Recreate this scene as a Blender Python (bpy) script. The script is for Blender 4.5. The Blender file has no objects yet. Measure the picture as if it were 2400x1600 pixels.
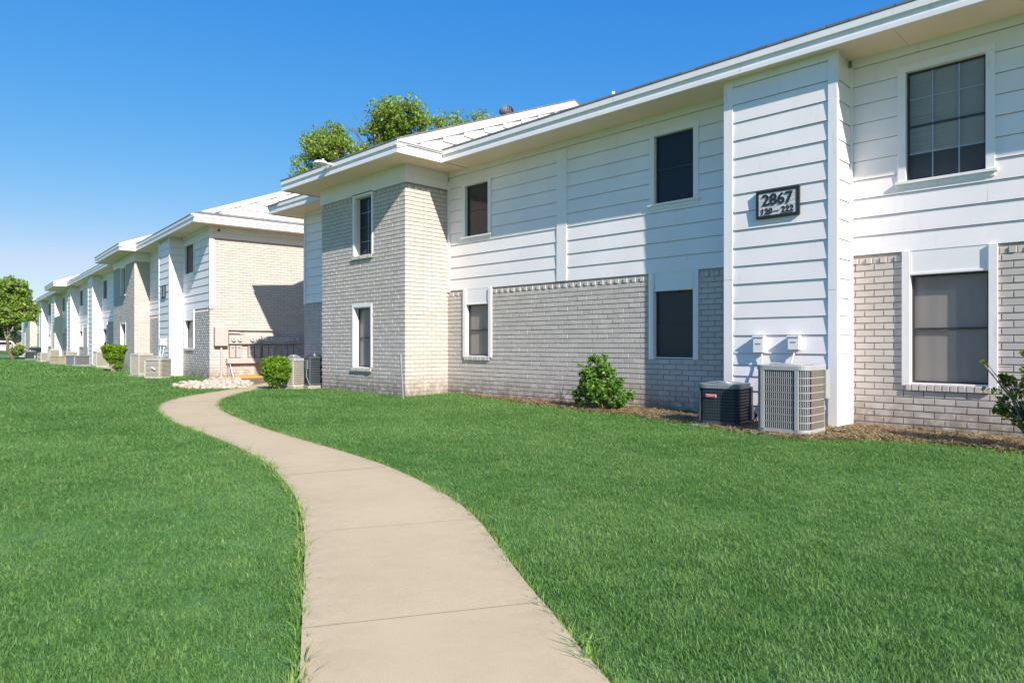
import bpy, math, random
import numpy as np
from mathutils import Vector, Matrix, noise
random.seed(7); np.random.seed(7)
PI=math.pi
scene=bpy.context.scene
C=scene.collection

# ---------------------------------------------------------------- helpers
def link(name,me,parent=None):
    o=bpy.data.objects.new(name,me); C.objects.link(o)
    if parent is not None: o.parent=parent
    return o
def tag(o,label=None,cat=None,group=None,kind=None):
    if label: o['label']=label
    if cat: o['category']=cat
    if group: o['group']=group
    if kind: o['kind']=kind
    return o
def empty(name,loc,rz=0):
    o=bpy.data.objects.new(name,None); C.objects.link(o)
    o.location=loc; o.rotation_euler=(0,0,rz); o.empty_display_size=.2
    return o
def copy_tree(o,parent=None):
    c=o.copy(); C.objects.link(c)
    if parent is not None: c.parent=parent
    for ch in [x for x in C.objects if x.parent==o]: copy_tree(ch,c)
    return c
class MB:
    def __init__(s): s.v=[]; s.f=[]
    def add(s,vs,fs):
        n=len(s.v); s.v.extend(vs); s.f.extend([tuple(i+n for i in f) for f in fs])
    def box(s,x0,x1,y0,y1,z0,z1):
        s.add([(x0,y0,z0),(x1,y0,z0),(x1,y1,z0),(x0,y1,z0),(x0,y0,z1),(x1,y0,z1),(x1,y1,z1),(x0,y1,z1)],
              [(0,3,2,1),(4,5,6,7),(0,1,5,4),(1,2,6,5),(2,3,7,6),(3,0,4,7)])
    def prism(s,pts,z0,z1,taper=1.0):
        n=len(pts); cx=sum(p[0] for p in pts)/n; cy=sum(p[1] for p in pts)/n
        s.add([(p[0],p[1],z0) for p in pts]+[(cx+(p[0]-cx)*taper,cy+(p[1]-cy)*taper,z1) for p in pts],
              [tuple(range(n-1,-1,-1)),tuple(range(n,2*n))]+[(i,(i+1)%n,n+(i+1)%n,n+i) for i in range(n)])
    def tube(s,pts,rs,n=8,cap=True):
        pts=[Vector(p) for p in pts]
        if not isinstance(rs,(list,tuple)): rs=[rs]*len(pts)
        base=len(s.v); prev=None
        for i,p in enumerate(pts):
            t=(pts[min(i+1,len(pts)-1)]-pts[max(i-1,0)]).normalized()
            if prev is None:
                a=t.orthogonal().normalized()
            else:
                a=(prev-t*prev.dot(t)); a=a.normalized() if a.length>1e-6 else t.orthogonal().normalized()
            prev=a; b=t.cross(a)
            for k in range(n):
                q=p+(a*math.cos(2*PI*k/n)+b*math.sin(2*PI*k/n))*rs[i]; s.v.append(tuple(q))
        for i in range(len(pts)-1):
            for k in range(n):
                s.f.append((base+i*n+k,base+i*n+(k+1)%n,base+(i+1)*n+(k+1)%n,base+(i+1)*n+k))
        if cap:
            s.f.append(tuple(base+k for k in range(n-1,-1,-1))); s.f.append(tuple(base+(len(pts)-1)*n+k for k in range(n)))
    def build(s,name,mat,parent=None,off=(0,0),smooth=False,bevel=0,loc=None):
        me=bpy.data.meshes.new(name)
        if off!=(0,0): s.v=[(a-off[0],b-off[1],c) for a,b,c in s.v]
        me.from_pydata(s.v,[],s.f); me.update()
        if mat: me.materials.append(mat)
        if smooth: me.polygons.foreach_set('use_smooth',[True]*len(me.polygons))
        o=link(name,me,parent)
        if loc: o.location=loc
        if bevel:
            m=o.modifiers.new('bevel','BEVEL'); m.width=bevel; m.segments=2; m.limit_method='ANGLE'
        return o
def np_mesh(name,co,quads,mat,parent=None,smooth=False):
    me=bpy.data.meshes.new(name); n=len(co); k=quads.shape[1]; m=len(quads)
    me.vertices.add(n); me.vertices.foreach_set('co',co.astype(np.float32).ravel())
    me.loops.add(m*k); me.loops.foreach_set('vertex_index',quads.astype(np.int32).ravel())
    me.polygons.add(m); me.polygons.foreach_set('loop_start',np.arange(0,m*k,k,dtype=np.int32))
    me.update(calc_edges=True)
    if mat: me.materials.append(mat)
    if smooth: me.polygons.foreach_set('use_smooth',[True]*m)
    return link(name,me,parent)

# ---------------------------------------------------------------- materials
class NT:
    def __init__(s,name):
        s.m=bpy.data.materials.new(name); s.m.use_nodes=True; s.t=s.m.node_tree; s.n=s.t.nodes; s.l=s.t.links
        s.b=s.n['Principled BSDF']; s.out=s.n['Material Output']
    def add(s,t,**k):
        x=s.n.new(t)
        for a,b in k.items():
            if a in x.inputs: x.inputs[a].default_value=b
            else: setattr(x,a,b)
        return x
    def noise(s,scale,detail=3,coord='Object',rough=.5,stretch=None):
        tc=s.add('ShaderNodeTexCoord'); nz=s.add('ShaderNodeTexNoise'); nz.inputs['Scale'].default_value=scale
        nz.inputs['Detail'].default_value=detail; nz.inputs['Roughness'].default_value=rough
        src=tc.outputs[coord] if coord!='World' else s.add('ShaderNodeNewGeometry').outputs['Position']
        if stretch:
            mp=s.add('ShaderNodeMapping'); mp.inputs['Scale'].default_value=stretch; s.l.new(src,mp.inputs[0]); src=mp.outputs[0]
        s.l.new(src,nz.inputs['Vector']); return nz.outputs['Fac']
    def ramp(s,fac,stops):
        r=s.add('ShaderNodeValToRGB'); e=r.color_ramp.elements
        while len(e)<len(stops): e.new(.5)
        for i,(p,c) in enumerate(stops): e[i].position=p; e[i].color=(*c,1) if len(c)==3 else c
        s.l.new(fac,r.inputs[0]); return r.outputs[0]
    def mix(s,fac,a,b,mode='MIX'):
        m=s.add('ShaderNodeMix'); m.data_type='RGBA'; m.blend_type=mode
        for sock,val in ((m.inputs[0],fac),(m.inputs[6],a),(m.inputs[7],b)):
            if hasattr(val,'is_linked'): s.l.new(val,sock)
            else: sock.default_value=val if not isinstance(val,tuple) or len(val)==4 else (*val,1)
        return m.outputs[2]
    def bump(s,h,strength=.3,dist=.01):
        b=s.add('ShaderNodeBump'); b.inputs['Strength'].default_value=strength; b.inputs['Distance'].default_value=dist
        s.l.new(h,b.inputs['Height']); s.l.new(b.outputs[0],s.b.inputs['Normal']); return b
    def col(s,c):
        if hasattr(c,'is_linked'): s.l.new(c,s.b.inputs['Base Color'])
        else: s.b.inputs['Base Color'].default_value=(*c,1)
    def set(s,**k):
        for a,b in k.items(): s.b.inputs[a.replace('_',' ')].default_value=b
        return s.m
def island(t):
    return t.add('ShaderNodeNewGeometry').outputs['Random Per Island']

def m_paint(name,c,var=.06,rough=.55,grain=True,dirt=.0):
    t=NT(name); n=t.noise(1.3,5)
    k=t.ramp(n,[(.3,tuple(x*(1-var) for x in c)),(.7,tuple(min(1,x*(1+var*.4)) for x in c))])
    if dirt:
        d=t.ramp(t.noise(9,6,stretch=(1,1,.25)),[(.62,(0,0,0)),(.78,(1,1,1))])
        k=t.mix(t.mix(1.0,d,(dirt,dirt,dirt),'MULTIPLY'),k,tuple(x*y for x,y in zip(c,(.62,.57,.5))))
    t.col(k)
    if grain: t.bump(t.noise(14,4,stretch=(6,.8,6)),.18,.004)
    return t.set(Roughness=rough)
WHITE=m_paint('white_paint',(.86,.81,.80),.05,.5,dirt=.25)
TRIM=m_paint('white_trim_paint',(.85,.81,.80),.04,.45,dirt=.45)
SOFFIT=m_paint('soffit_paint',(.97,.74,.57),.05,.6)
def m_brick(name,c,base_dirt=True):
    t=NT(name); r=island(t)
    k=t.ramp(r,[(0,tuple(x*.94 for x in c)),(.5,c),(1,tuple(min(1,x*1.03) for x in c))])
    n=t.ramp(t.noise(3,6),[(.35,(.93,.92,.91)),(.65,(1,1,1))])
    k=t.mix(1.0,k,n,'MULTIPLY')
    if base_dirt:   # splashed soil staining along the foot of the wall
        g=t.add('ShaderNodeNewGeometry'); sx=t.add('ShaderNodeSeparateXYZ'); t.l.new(g.outputs['Position'],sx.inputs[0])
        mr=t.add('ShaderNodeMapRange'); mr.inputs[1].default_value=.0; mr.inputs[2].default_value=.55; mr.inputs[3].default_value=1; mr.inputs[4].default_value=0
        t.l.new(sx.outputs[2],mr.inputs[0])
        nn=t.ramp(t.noise(5,6,rough=.7),[(.36,(0,0,0)),(.56,(.95,.95,.95))])
        mm=t.mix(1.0,mr.outputs[0],nn,'MULTIPLY')
        k=t.mix(mm,k,(.20,.15,.11))
    t.col(k); t.bump(t.noise(60,6,rough=.65),.35,.004)
    return t.set(Roughness=.8)
BRICK=m_brick('painted_brick',(.57,.515,.47))
MORTAR=m_paint('painted_mortar',(.43,.375,.34),.12,.9,grain=False)
def m_plain(name,c,rough=.5,metal=0,var=.08,bump=0,scale=20):
    t=NT(name); t.col(t.ramp(t.noise(scale,4),[(.3,tuple(x*(1-var) for x in c)),(.7,c)]))
    if bump: t.bump(t.noise(scale*3,5),bump,.004)
    return t.set(Roughness=rough,Metallic=metal)
SCREEN=m_plain('bronze_sash',(.035,.035,.038),.4)
ALU=m_plain('aluminium_sash',(.42,.43,.44),.4,.6)
AC_LIGHT=m_plain('ac_light_paint',(.40,.405,.40),.4,var=.12,scale=4)
AC_BEIGE=m_plain('ac_beige_paint',(.50,.47,.40),.5,var=.12,scale=3)
COILBG=m_plain('coil_fins_beige',(.22,.20,.165),.6)
AC_DARK=m_plain('ac_dark_paint',(.075,.095,.115),.35,.2,var=.2,scale=4)
AC_GREYT=m_plain('ac_grey_top',(.25,.27,.29),.35,.2)
COIL=m_plain('coil_fins',(.03,.03,.032),.6)
COILTAN=m_plain('coil_fins_tan',(.16,.14,.12),.6)
METAL=m_plain('galvanized_metal',(.42,.43,.42),.45,.6,var=.25)
METER=m_plain('meter_bank_paint',(.50,.44,.41),.55,var=.1,scale=5)
METERB=m_plain('meter_box_paint',(.46,.41,.39),.5,var=.1,scale=5)
GLASSW=m_plain('meter_cover',(.62,.64,.60),.15)
BLACK=m_plain('black_paint',(.02,.02,.022),.5)
RED=m_plain('red_badge',(.45,.03,.04),.35)
PINK=m_plain('badge_rim',(.75,.45,.45),.4)
CONC=m_plain('concrete_pad',(.40,.37,.33),.9,var=.3,bump=.3,scale=8)
BLUEW=m_plain('grey_green_conduit',(.16,.22,.22),.5)
WOODG=m_plain('weathered_wood',(.42,.36,.25),.8,var=.3,bump=.3,scale=6)
BARK=m_plain('bark',(.16,.12,.09),.9,var=.4,bump=.6,scale=10)
BARKL=m_plain('pale_bark',(.42,.33,.24),.9,var=.3,bump=.5,scale=8)
TWIG=m_plain('dry_twig',(.28,.22,.16),.9,var=.3)
def m_shingle():
    t=NT('roof_shingles'); tc=t.add('ShaderNodeTexCoord'); br=t.add('ShaderNodeTexBrick')
    mp=t.add('ShaderNodeMapping'); mp.inputs['Rotation'].default_value=(0,0,PI/2)
    t.l.new(tc.outputs['Object'],mp.inputs[0]); t.l.new(mp.outputs[0],br.inputs['Vector'])
    br.inputs['Scale'].default_value=1; br.inputs['Brick Width'].default_value=.3; br.inputs['Row Height'].default_value=.14; br.inputs['Mortar Size'].default_value=.006
    br.inputs['Color1'].default_value=(.16,.15,.15,1); br.inputs['Color2'].default_value=(.23,.22,.21,1); br.inputs['Mortar'].default_value=(.05,.05,.05,1)
    t.col(br.outputs[0]); t.bump(t.noise(90,3),.5,.005); return t.set(Roughness=.95)
SHINGLE=m_shingle()
def m_pane(name,tint,trans=.5):
    # dark solar screen over glass: part see-through, part dark weave, a glossy coat
    t=NT(name); t.col(tint); t.set(Roughness=.12)
    w=t.noise(3,3); t.bump(w,.05,.02)
    tr=t.add('ShaderNodeBsdfTransparent'); tr.inputs[0].default_value=(.86,.86,.88,1)
    mx=t.add('ShaderNodeMixShader'); mx.inputs[0].default_value=trans
    t.l.new(t.b.outputs[0],mx.inputs[1]); t.l.new(tr.outputs[0],mx.inputs[2]); t.l.new(mx.outputs[0],t.out.inputs[0])
    return t.m
PANE=m_pane('screened_glass',(.12,.115,.11),.64)
PANE_D=m_pane('dark_screen',(.055,.052,.052),.25)
PANE_C=m_pane('clear_glass',(.05,.06,.075),.62)
def m_curtain(name,c):
    t=NT(name); n=t.noise(3,2,stretch=(1,3,.3)); t.col(t.ramp(n,[(.3,tuple(x*.93 for x in c)),(.7,c)]))
    t.bump(n,.15,.02); return t.set(Roughness=.9)
CURT=m_curtain('tan_curtain',(.72,.64,.56)); CURTD=m_curtain('dark_curtain',(.035,.037,.042)); CURTG=m_curtain('grey_curtain',(.13,.125,.12))
PANE_B=m_pane('thin_glass',(.07,.08,.10),.78)
BLIND=m_plain('white_blind',(.75,.76,.78),.6)

def m_leaf(name,a,b,c,trl=.35):
    t=NT(name); t.n.remove(t.b)
    k=t.ramp(island(t),[(0,a),(.55,b),(1,c)])
    d=t.add('ShaderNodeBsdfPrincipled'); d.inputs['Roughness'].default_value=.45; d.inputs['Specular IOR Level'].default_value=.35
    tl=t.add('ShaderNodeBsdfTranslucent'); mx=t.add('ShaderNodeMixShader'); mx.inputs[0].default_value=trl
    t.l.new(k,d.inputs['Base Color']); t.l.new(t.mix(1.0,k,(1.3,1.25,.5),'MULTIPLY'),tl.inputs[0])
    t.l.new(d.outputs[0],mx.inputs[1]); t.l.new(tl.outputs[0],mx.inputs[2]); t.l.new(mx.outputs[0],t.out.inputs[0])
    return t.m
LEAF_OAK=m_leaf('oak_leaves',(.11,.19,.02),(.24,.36,.04),(.45,.52,.16))
LEAF_LIME=m_leaf('bright_shrub_leaves',(.10,.20,.015),(.17,.32,.02),(.30,.45,.05))
LEAF_SHR=m_leaf('green_shrub_leaves',(.05,.15,.02),(.11,.28,.03),(.30,.42,.08))
LEAF_DK=m_leaf('dark_glossy_leaves',(.03,.09,.015),(.08,.17,.02),(.32,.36,.06))
LEAF_YNG=m_leaf('young_tree_leaves',(.11,.20,.03),(.22,.34,.05),(.42,.50,.16))
LEAF_FAR=m_leaf('far_tree_leaves',(.07,.13,.04),(.12,.19,.06),(.2,.25,.09))

def m_grass(name,a,b,c):
    t=NT(name); t.n.remove(t.b)
    oi=t.add('ShaderNodeObjectInfo'); 
    pn=t.noise(.55,4,'World'); p2=t.noise(3.2,3,'World')
    k=t.ramp(pn,[(.32,a),(.66,b)])
    k=t.mix(t.ramp(p2,[(.45,(0,0,0)),(.75,(.6,.6,.6))]),k,c)
    k=t.mix(.55,k,t.mix(1.0,k,t.ramp(oi.outputs['Random'],[(0,(.62,.66,.66)),(1,(1.38,1.33,1.33))]),'MULTIPLY'))
    d=t.add('ShaderNodeBsdfPrincipled'); d.inputs['Roughness'].default_value=.5; d.inputs['Specular IOR Level'].default_value=.3
    tl=t.add('ShaderNodeBsdfTranslucent'); mx=t.add('ShaderNodeMixShader'); mx.inputs[0].default_value=.35
    t.l.new(k,d.inputs['Base Color']); t.l.new(k,tl.inputs[0])
    t.l.new(d.outputs[0],mx.inputs[1]); t.l.new(tl.outputs[0],mx.inputs[2]); t.l.new(mx.outputs[0],t.out.inputs[0])
    return t.m
GRASS=m_grass('lawn_blades',(.10,.235,.05),(.17,.32,.085),(.24,.37,.12))
GRASSY=m_grass('edge_blades',(.15,.31,.06),(.24,.38,.09),(.40,.42,.15))
def m_ground():
    t=NT('lawn_ground')
    n=t.ramp(t.noise(.5,5,'World'),[(.3,(.08,.20,.05)),(.7,(.12,.26,.07))])
    n=t.mix(1.0,n,t.ramp(t.noise(40,5,'World',.7),[(.3,(.55,.6,.5)),(.7,(1.3,1.3,1.3))]),'MULTIPLY')
    t.col(n); t.bump(t.noise(60,4,'World'),.8,.03); return t.set(Roughness=.9)
GROUND=m_ground()
def m_soil():
    t=NT('dry_soil')
    n=t.ramp(t.noise(4,8,'World',.7),[(.25,(.10,.065,.04)),(.5,(.24,.165,.10)),(.75,(.40,.30,.18))])
    n=t.mix(t.ramp(t.noise(1.6,4,'World'),[(.5,(0,0,0)),(.7,(.55,.55,.55))]),n,(.38,.36,.15))
    t.col(n); t.bump(t.noise(25,8,'World',.75),1,.05); return t.set(Roughness=1)
SOIL=m_soil()
STRAW=m_leaf('dry_mulch_chips',(.10,.06,.03),(.27,.19,.10),(.50,.39,.21),.1)
ORANGE=m_plain('orange_sand',(.72,.36,.08),.95,var=.2,bump=.6,scale=9)
def m_path():
    t=NT('concrete_path')
    n=t.ramp(t.noise(1.1,6,'World'),[(.3,(.545,.43,.265)),(.7,(.585,.465,.29))])
    sp=t.ramp(t.noise(170,3,'World',.9),[(.3,(.80,.79,.78)),(.60,(1.05,1.05,1.05))])
    st=t.ramp(t.noise(2.3,8,'World',.75),[(.30,(.915,.91,.90)),(.55,(1,1,1))])
    at=t.add('ShaderNodeAttribute'); at.attribute_name='edge'
    ed=t.mix(1.0,at.outputs['Fac'],t.ramp(t.noise(9,6,'World',.75),[(.38,(0,0,0)),(.72,(.5,.5,.5))]),'MULTIPLY')
    k=t.mix(1.0,t.mix(1.0,n,sp,'MULTIPLY'),st,'MULTIPLY')
    k=t.mix(ed,k,(.30,.25,.18))
    t.col(k)
    t.bump(t.noise(220,4,'World',.7),.4,.002); return t.set(Roughness=.9)
PATH=m_path()
ROCK=m_plain('white_limestone',(.60,.53,.44),.9,var=.4,bump=.6,scale=5)

# ---------------------------------------------------------------- walls
# plane = ('x',X): faces -x, u runs along y   |   ('y',Y): faces -y, u runs along x   (s=+1 flips the facing)
def P(pl,u,w,z):
    s=pl[2] if len(pl)>2 else -1
    return (pl[1]+s*w,u,z) if pl[0]=='x' else (u,pl[1]+s*w,z)
def pbox(mb,pl,u0,u1,w0,w1,z0,z1):
    a=P(pl,u0,w0,z0); b=P(pl,u1,w1,z1)
    mb.box(min(a[0],b[0]),max(a[0],b[0]),min(a[1],b[1]),max(a[1],b[1]),z0,z1)
def spans(u0,u1,z0,z1,holes):
    """rectangles of u0..u1 x z0..z1 left once the holes are cut"""
    us=sorted({u0,u1}|{min(max(h[i],u0),u1) for h in holes for i in (0,1)})
    zs=sorted({z0,z1}|{min(max(h[i],z0),z1) for h in holes for i in (2,3)})
    out=[]
    for a,b in zip(us,us[1:]):
        for c,d in zip(zs,zs[1:]):
            if b-a<1e-5 or d-c<1e-5: continue
            mu,mz=(a+b)/2,(c+d)/2
            if any(h[0]<mu<h[1] and h[2]<mz<h[3] for h in holes): continue
            out.append((a,b,c,d))
    return out
def backing(mb,pl,u0,u1,z0,z1,holes,w=0.0):
    for a,b,c,d in spans(u0,u1,z0,z1,holes):
        mb.add([P(pl,a,w,c),P(pl,b,w,c),P(pl,b,w,d),P(pl,a,w,d)],[(0,1,2,3)])
CO=.0985; BL=.262
def brick_wall(root,off,pl,u0,u1,z0,z1,holes=(),name='brick_wall',header=True,step=CO,ends=(0,0)):
    rnd=random.Random(int(u0*100+z1*10)); mb=MB(); mt=MB()
    backing(mt,pl,u0,u1,z0-.1,z1,holes,.0)
    n=int(round((z1-z0)/step)); g=.0135
    for i in range(-1,n):
        za=z0+i*step; zb=za+step-g
        top=header and i==n-1
        L=.098 if top else BL
        u=u0-(L/2 if i%2 else 0)+(.0 if not top else .0)
        j=0
        while u<u1:
            a=max(u,u0)+.0; b=min(u+L-(g if top else .0085),u1)
            if b-a>.02:
                w=.0145+rnd.uniform(-.0022,.0028)
                if top: w=.026 if j%2 else .006
                t1,t2,t3=rnd.uniform(-.002,.002),rnd.uniform(-.002,.002),rnd.uniform(-.0015,.0015)
                dz=rnd.uniform(-.0015,.0015)
                for (p,q,c,d) in (spans(a,b,za,zb,holes) if any(h[0]<b and h[1]>a and h[2]<zb and h[3]>za for h in holes) else [(a,b,za,zb)]):
                    if q-p<.015 or d-c<.01: continue
                    e=.004
                    vs=[P(pl,p,-.002,c+dz),P(pl,q,-.002,c+dz),P(pl,q,-.002,d+dz),P(pl,p,-.002,d+dz),
                        P(pl,p+e,w+t1-t3,c+dz+e),P(pl,q-e,w+t2-t3,c+dz+e),P(pl,q-e,w+t2+t3,d+dz-e),P(pl,p+e,w+t1+t3,d+dz-e)]
                    mb.add(vs,[(4,5,6,7),(0,1,5,4),(1,2,6,5),(2,3,7,6),(3,0,4,7)])
            u+=L; j+=1
    o=mb.build(name,BRICK,root,off); mt.build('mortar',MORTAR,o)
    o.children[0].data.transform(Matrix.Translation((-off[0],-off[1],0)))
    return o
def siding(root,off,pl,u0,u1,zs,holes=(),name='siding',roof=None,wb=.021,wt=.003):
    mb=MB(); jr=random.Random(int(abs(u0*7+u1*13)+len(zs)))
    for za,zb in zip(zs,zs[1:]):
        A,B=u0,u1
        if roof:
            A,B=roof(zb)
            if B-A<.1: continue
        cutj=[]; q=A+jr.uniform(.8,3.6)
        while q<B-.4: cutj.append((q-.0025,q+.0025,za,zb)); q+=3.66
        for a,b,c,d in spans(A,B,za,zb-.007,list(holes)+[]):
            f=lambda z,e=jr.uniform(-.002,.002):wb+e+(wt-wb-e)*(z-za)/(zb-za)
            mb.add([P(pl,a,f(c),c),P(pl,b,f(c),c),P(pl,b,f(d),d),P(pl,a,f(d),d),P(pl,a,-.012,c),P(pl,b,-.012,c)],[(0,1,2,3),(4,5,1,0)])
    return mb.build(name,WHITE,root,off)

def window(root,off,pl,u0,u1,z0,z1,kind='upper',pane=None,curt=None,grid=None,recess=.06,blind=False,topz=2.6,label=None,plainsill=False,sash=None,bay=False,pane2=False):
    if pane2: pane=PANE_B
    """u0..u1, z0..z1 = glass opening; returns the hole rectangle"""
    r=recess; sh=MB(); t=.028
    for a,b,c,d in ((u0,u0+t,z0,z1),(u1-t,u1,z0,z1),(u0+t,u1-t,z0,z0+t),(u0+t,u1-t,z1-t,z1)): pbox(sh,pl,a,b,-r-.02,-r+.012,c,d)
    zm=(z0+z1)/2; pbox(sh,pl,u0+t,u1-t,-r-.02,-r+.008,zm-.014,zm+.014)
    w=sh.build('window',sash or SCREEN,root,off)
    if label: w['label']=label
    sub=lambda mb,n,m,**k: mb.build(n,m,w,off,**k)
    p=MB(); p.add([P(pl,u0+t,-r,z0+t),P(pl,u1-t,-r,z0+t),P(pl,u1-t,-r,z1-t),P(pl,u0+t,-r,z1-t)],[(0,1,2,3)]); sub(p,'pane',pane or PANE)
    c=MB()
    cm=curt or CURTD
    n=28
    for i in range(n):
        a=u0-.02+(u1-u0+.04)*i/n; b=u0-.02+(u1-u0+.04)*(i+1)/n
        fa=.0022*math.sin(i*1.1)+.001*math.sin(i*.37); fb=.0022*math.sin((i+1)*1.1)+.001*math.sin((i+1)*.37)
        c.add([P(pl,a,-r-.035+fa*.5,z0-.02),P(pl,b,-r-.035+fb*.5,z0-.02),P(pl,b,-r-.035+fb*.5,z1+.02),P(pl,a,-r-.035+fa*.5,z1+.02)],[(0,1,2,3)])
    sub(c,'curtain',cm)
    if blind:
        bm=MB(); z=z0+.42
        while z<z1-.03:
            k=random.uniform(-.004,.004)
            bm.add([P(pl,u0+.03,-r-.008,z+.011),P(pl,u1-.03,-r-.008,z+.011+k),P(pl,u1-.03,-r-.022,z-.009+k),P(pl,u0+.03,-r-.022,z-.009)],[(0,1,2,3)]); z+=.0235
        sub(bm,'blind',BLIND)
    if grid:
        g=MB(); nx,nz=grid
        for i in range(1,nx):
            u=u0+(u1-u0)*i/nx; pbox(g,pl,u-.008,u+.008,-r+.001,-r+.007,z0+t,z1-t)
        for j in range(1,nz):
            if j*2==nz: continue
            z=z0+(z1-z0)*j/nz; pbox(g,pl,u0+t,u1-t,-r+.002,-r+.006,z-.007,z+.007)
        sub(g,'muntins',ALU)
    # reveal boards lining the opening
    rv=MB()
    for a,b,cc,d in ((u0-.02,u0,z0-.02,z1+.02),(u1,u1+.02,z0-.02,z1+.02),(u0,u1,z0-.02,z0),(u0,u1,z1,z1+.02)): pbox(rv,pl,a,b,-r-.16,.0,cc,d)
    tw=.105
    if kind=='upper':
        pbox(rv,pl,u0-tw,u0,.0,.034,z0-.0,z1); pbox(rv,pl,u1,u1+tw,.0,.034,z0,z1); pbox(rv,pl,u0-tw-.01,u1+tw+.01,.0,.04,z1,z1+.105)
        sub(rv,'window_trim',TRIM,bevel=.003)
        s=MB(); pbox(s,pl,u0-tw-.03,u1+tw+.03,.0,.07,z0-.04,z0); pbox(s,pl,u0-tw,u1+tw,.0,.035,z0-.10,z0-.04); sub(s,'sill',TRIM,bevel=.004)
        return (u0-.02,u1+.02,z0-.02,z1+.02)
    if kind=='lower':
        pbox(rv,pl,u0-tw,u0-.005,.0,.05,z0-.04,topz); pbox(rv,pl,u1+.005,u1+tw,.0,.05,z0-.04,topz)
        pbox(rv,pl,u0,u1,.012,.016,z1+.03,topz); pbox(rv,pl,u0,u1,-.02,.03,z1+.0,z1+.03)
        sub(rv,'window_trim',TRIM,bevel=.003)
        if not plainsill:
            s=MB(); u=u0-.03
            while u<u1+.03:
                pbox(s,pl,u,min(u+.085,u1+.05),-.02,.055+random.uniform(-.004,.004),z0-.11,z0-.022); u+=.096
            pbox(s,pl,u0-.03,u1+.05,-.02,.03,z0-.108,z0-.028)
            sub(s,'sill',BRICK,bevel=.006)
        return (u0-tw+.02,u1+tw-.02,z0-.03,topz)
    if kind=='deep':   # set deep in the brick of the projecting bay
        pbox(rv,pl,u0-.09,u0-.02,.0,.03,z0,z1+.10); pbox(rv,pl,u1+.02,u1+.09,.0,.03,z0,z1+.10)
        pbox(rv,pl,u0-.02,u1+.02,.0,.03,z1+.02,z1+.10)
        sub(rv,'window_trim',TRIM,bevel=.003)
        s=MB(); u=u0-.09
        while u<u1+.07:
            pbox(s,pl,u,min(u+.085,u1+.09),-.12,.07+random.uniform(-.004,.004),z0-.105,z0-.022); u+=.096
        pbox(s,pl,u0-.09,u1+.09,-.12,.045,z0-.10,z0-.03)
        sub(s,'sill',BRICK,bevel=.006)
        return (u0-.02,u1+.02,z0-.03,z1+.02)

def boards(z0,z1,e=.295):
    n=max(1,round((z1-z0)/e)); return [z0+(z1-z0)*i/n for i in range(n+1)]
def roof_part(root,off,xe,xr,ze,zr,xb,y0,y1,name='roof'):
    mb=MB(); t=.035
    pts=[(xe,ze),(xr,zr),(xb,ze)]
    vs=[]
    for y in (y0,y1):
        for x,z in pts: vs.append((x,y,z))
        for x,z in pts: vs.append((x,y,z+t))
    mb.add(vs,[(3,4,10,9),(4,5,11,10),(0,6,7,1),(1,7,8,2),(0,3,9,6),(2,8,11,5),(0,1,4,3),(1,2,5,4),(6,9,10,7),(7,10,11,8)])
    return mb.build(name,SHINGLE,root,off)
def fascia_run(mb,pts,z0=5.55,z1=5.80):
    """pts: polyline (x,y) of the outer face seen from -x/-y; boards 28 mm thick lying inside it"""
    for (xa,ya),(xb,yb) in zip(pts,pts[1:]):
        if abs(xa-xb)<1e-6:
            mb.box(xa,xa+.028,min(ya,yb),max(ya,yb),z0,z1); mb.box(xa-.032,xa-.002,min(ya,yb)-.0,max(ya,yb)+.0,z1-.085,z1+.02)
            mb.box(xa-.016,xa-.001,min(ya,yb),max(ya,yb),z0+.0,z0+.075)
        else:
            out=-1 if xb<xa else 1
            if out<0: mb.box(min(xa,xb)+.0285,max(xa,xb)+.028,ya+.0,ya+.028,z0,z1); mb.box(min(xa,xb)-.032,max(xa,xb)-.033,ya-.032,ya-.002,z1-.085,z1+.019)
            else: mb.box(min(xa,xb)+.0285,max(xa,xb)+.028,ya-.028,ya,z0,z1)
def soffit(root,off,rects,z=5.575,L=2.44):
    mb=MB()
    for x0,x1,y0,y1 in rects:
        y=y0
        while y<y1-.01:
            mb.box(x0,x1,y+.003,min(y+L,y1)-.003,z,z+.012); y+=L
    return mb.build('soffit',SOFFIT,root,off)

# ================================================================= BUILDING ONE
O1=(11.06,5.0)
b1=empty('apartment_building',(O1[0],O1[1],0))
tag(b1,'near two-storey apartment block with white lap siding over painted brick, filling the right side','apartment building')
MX=('x',11.06); CX=('x',10.46); BX=('x',9.75)
H=[]
H.append(window(b1,O1,MX,11.92,12.74,3.89,5.14,'upper',PANE_D,CURTG))
H.append(window(b1,O1,MX,6.45,7.28,3.90,5.18,'upper',PANE_C,CURTD))
H.append(window(b1,O1,MX,2.03,3.00,3.61,5.19,'upper',PANE_C,CURTG,grid=(3,4),blind=True,pane2=True,label='upper window with a metal grid and partly raised white blinds'))
H.append(window(b1,O1,MX,-2.6,-1.6,3.61,5.19,'upper',PANE_C,CURTD,grid=(3,4)))
HL=[]
HL.append(window(b1,O1,MX,11.89,12.70,.98,2.22,'lower',PANE,CURT,recess=.07))
HL.append(window(b1,O1,MX,6.45,7.28,1.01,2.25,'lower',PANE,CURTD,recess=.06,plainsill=True,label='lower window with a dark screen and no brick sill'))
HL.append(window(b1,O1,MX,2.00,2.94,.70,2.25,'lower',PANE,CURT,recess=.075,label='tall lower window with a half sunlit tan curtain'))
HL.append(window(b1,O1,MX,-2.6,-1.6,.70,2.25,'lower',PANE,CURTD,recess=.11))
ZS=boards(2.6,5.45,.295)
siding(b1,O1,MX,-6,3.76,ZS,H); siding(b1,O1,MX,5.51,13.44,ZS,H)
siding(b1,O1,MX,17.39,20.86,ZS,[])
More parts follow.
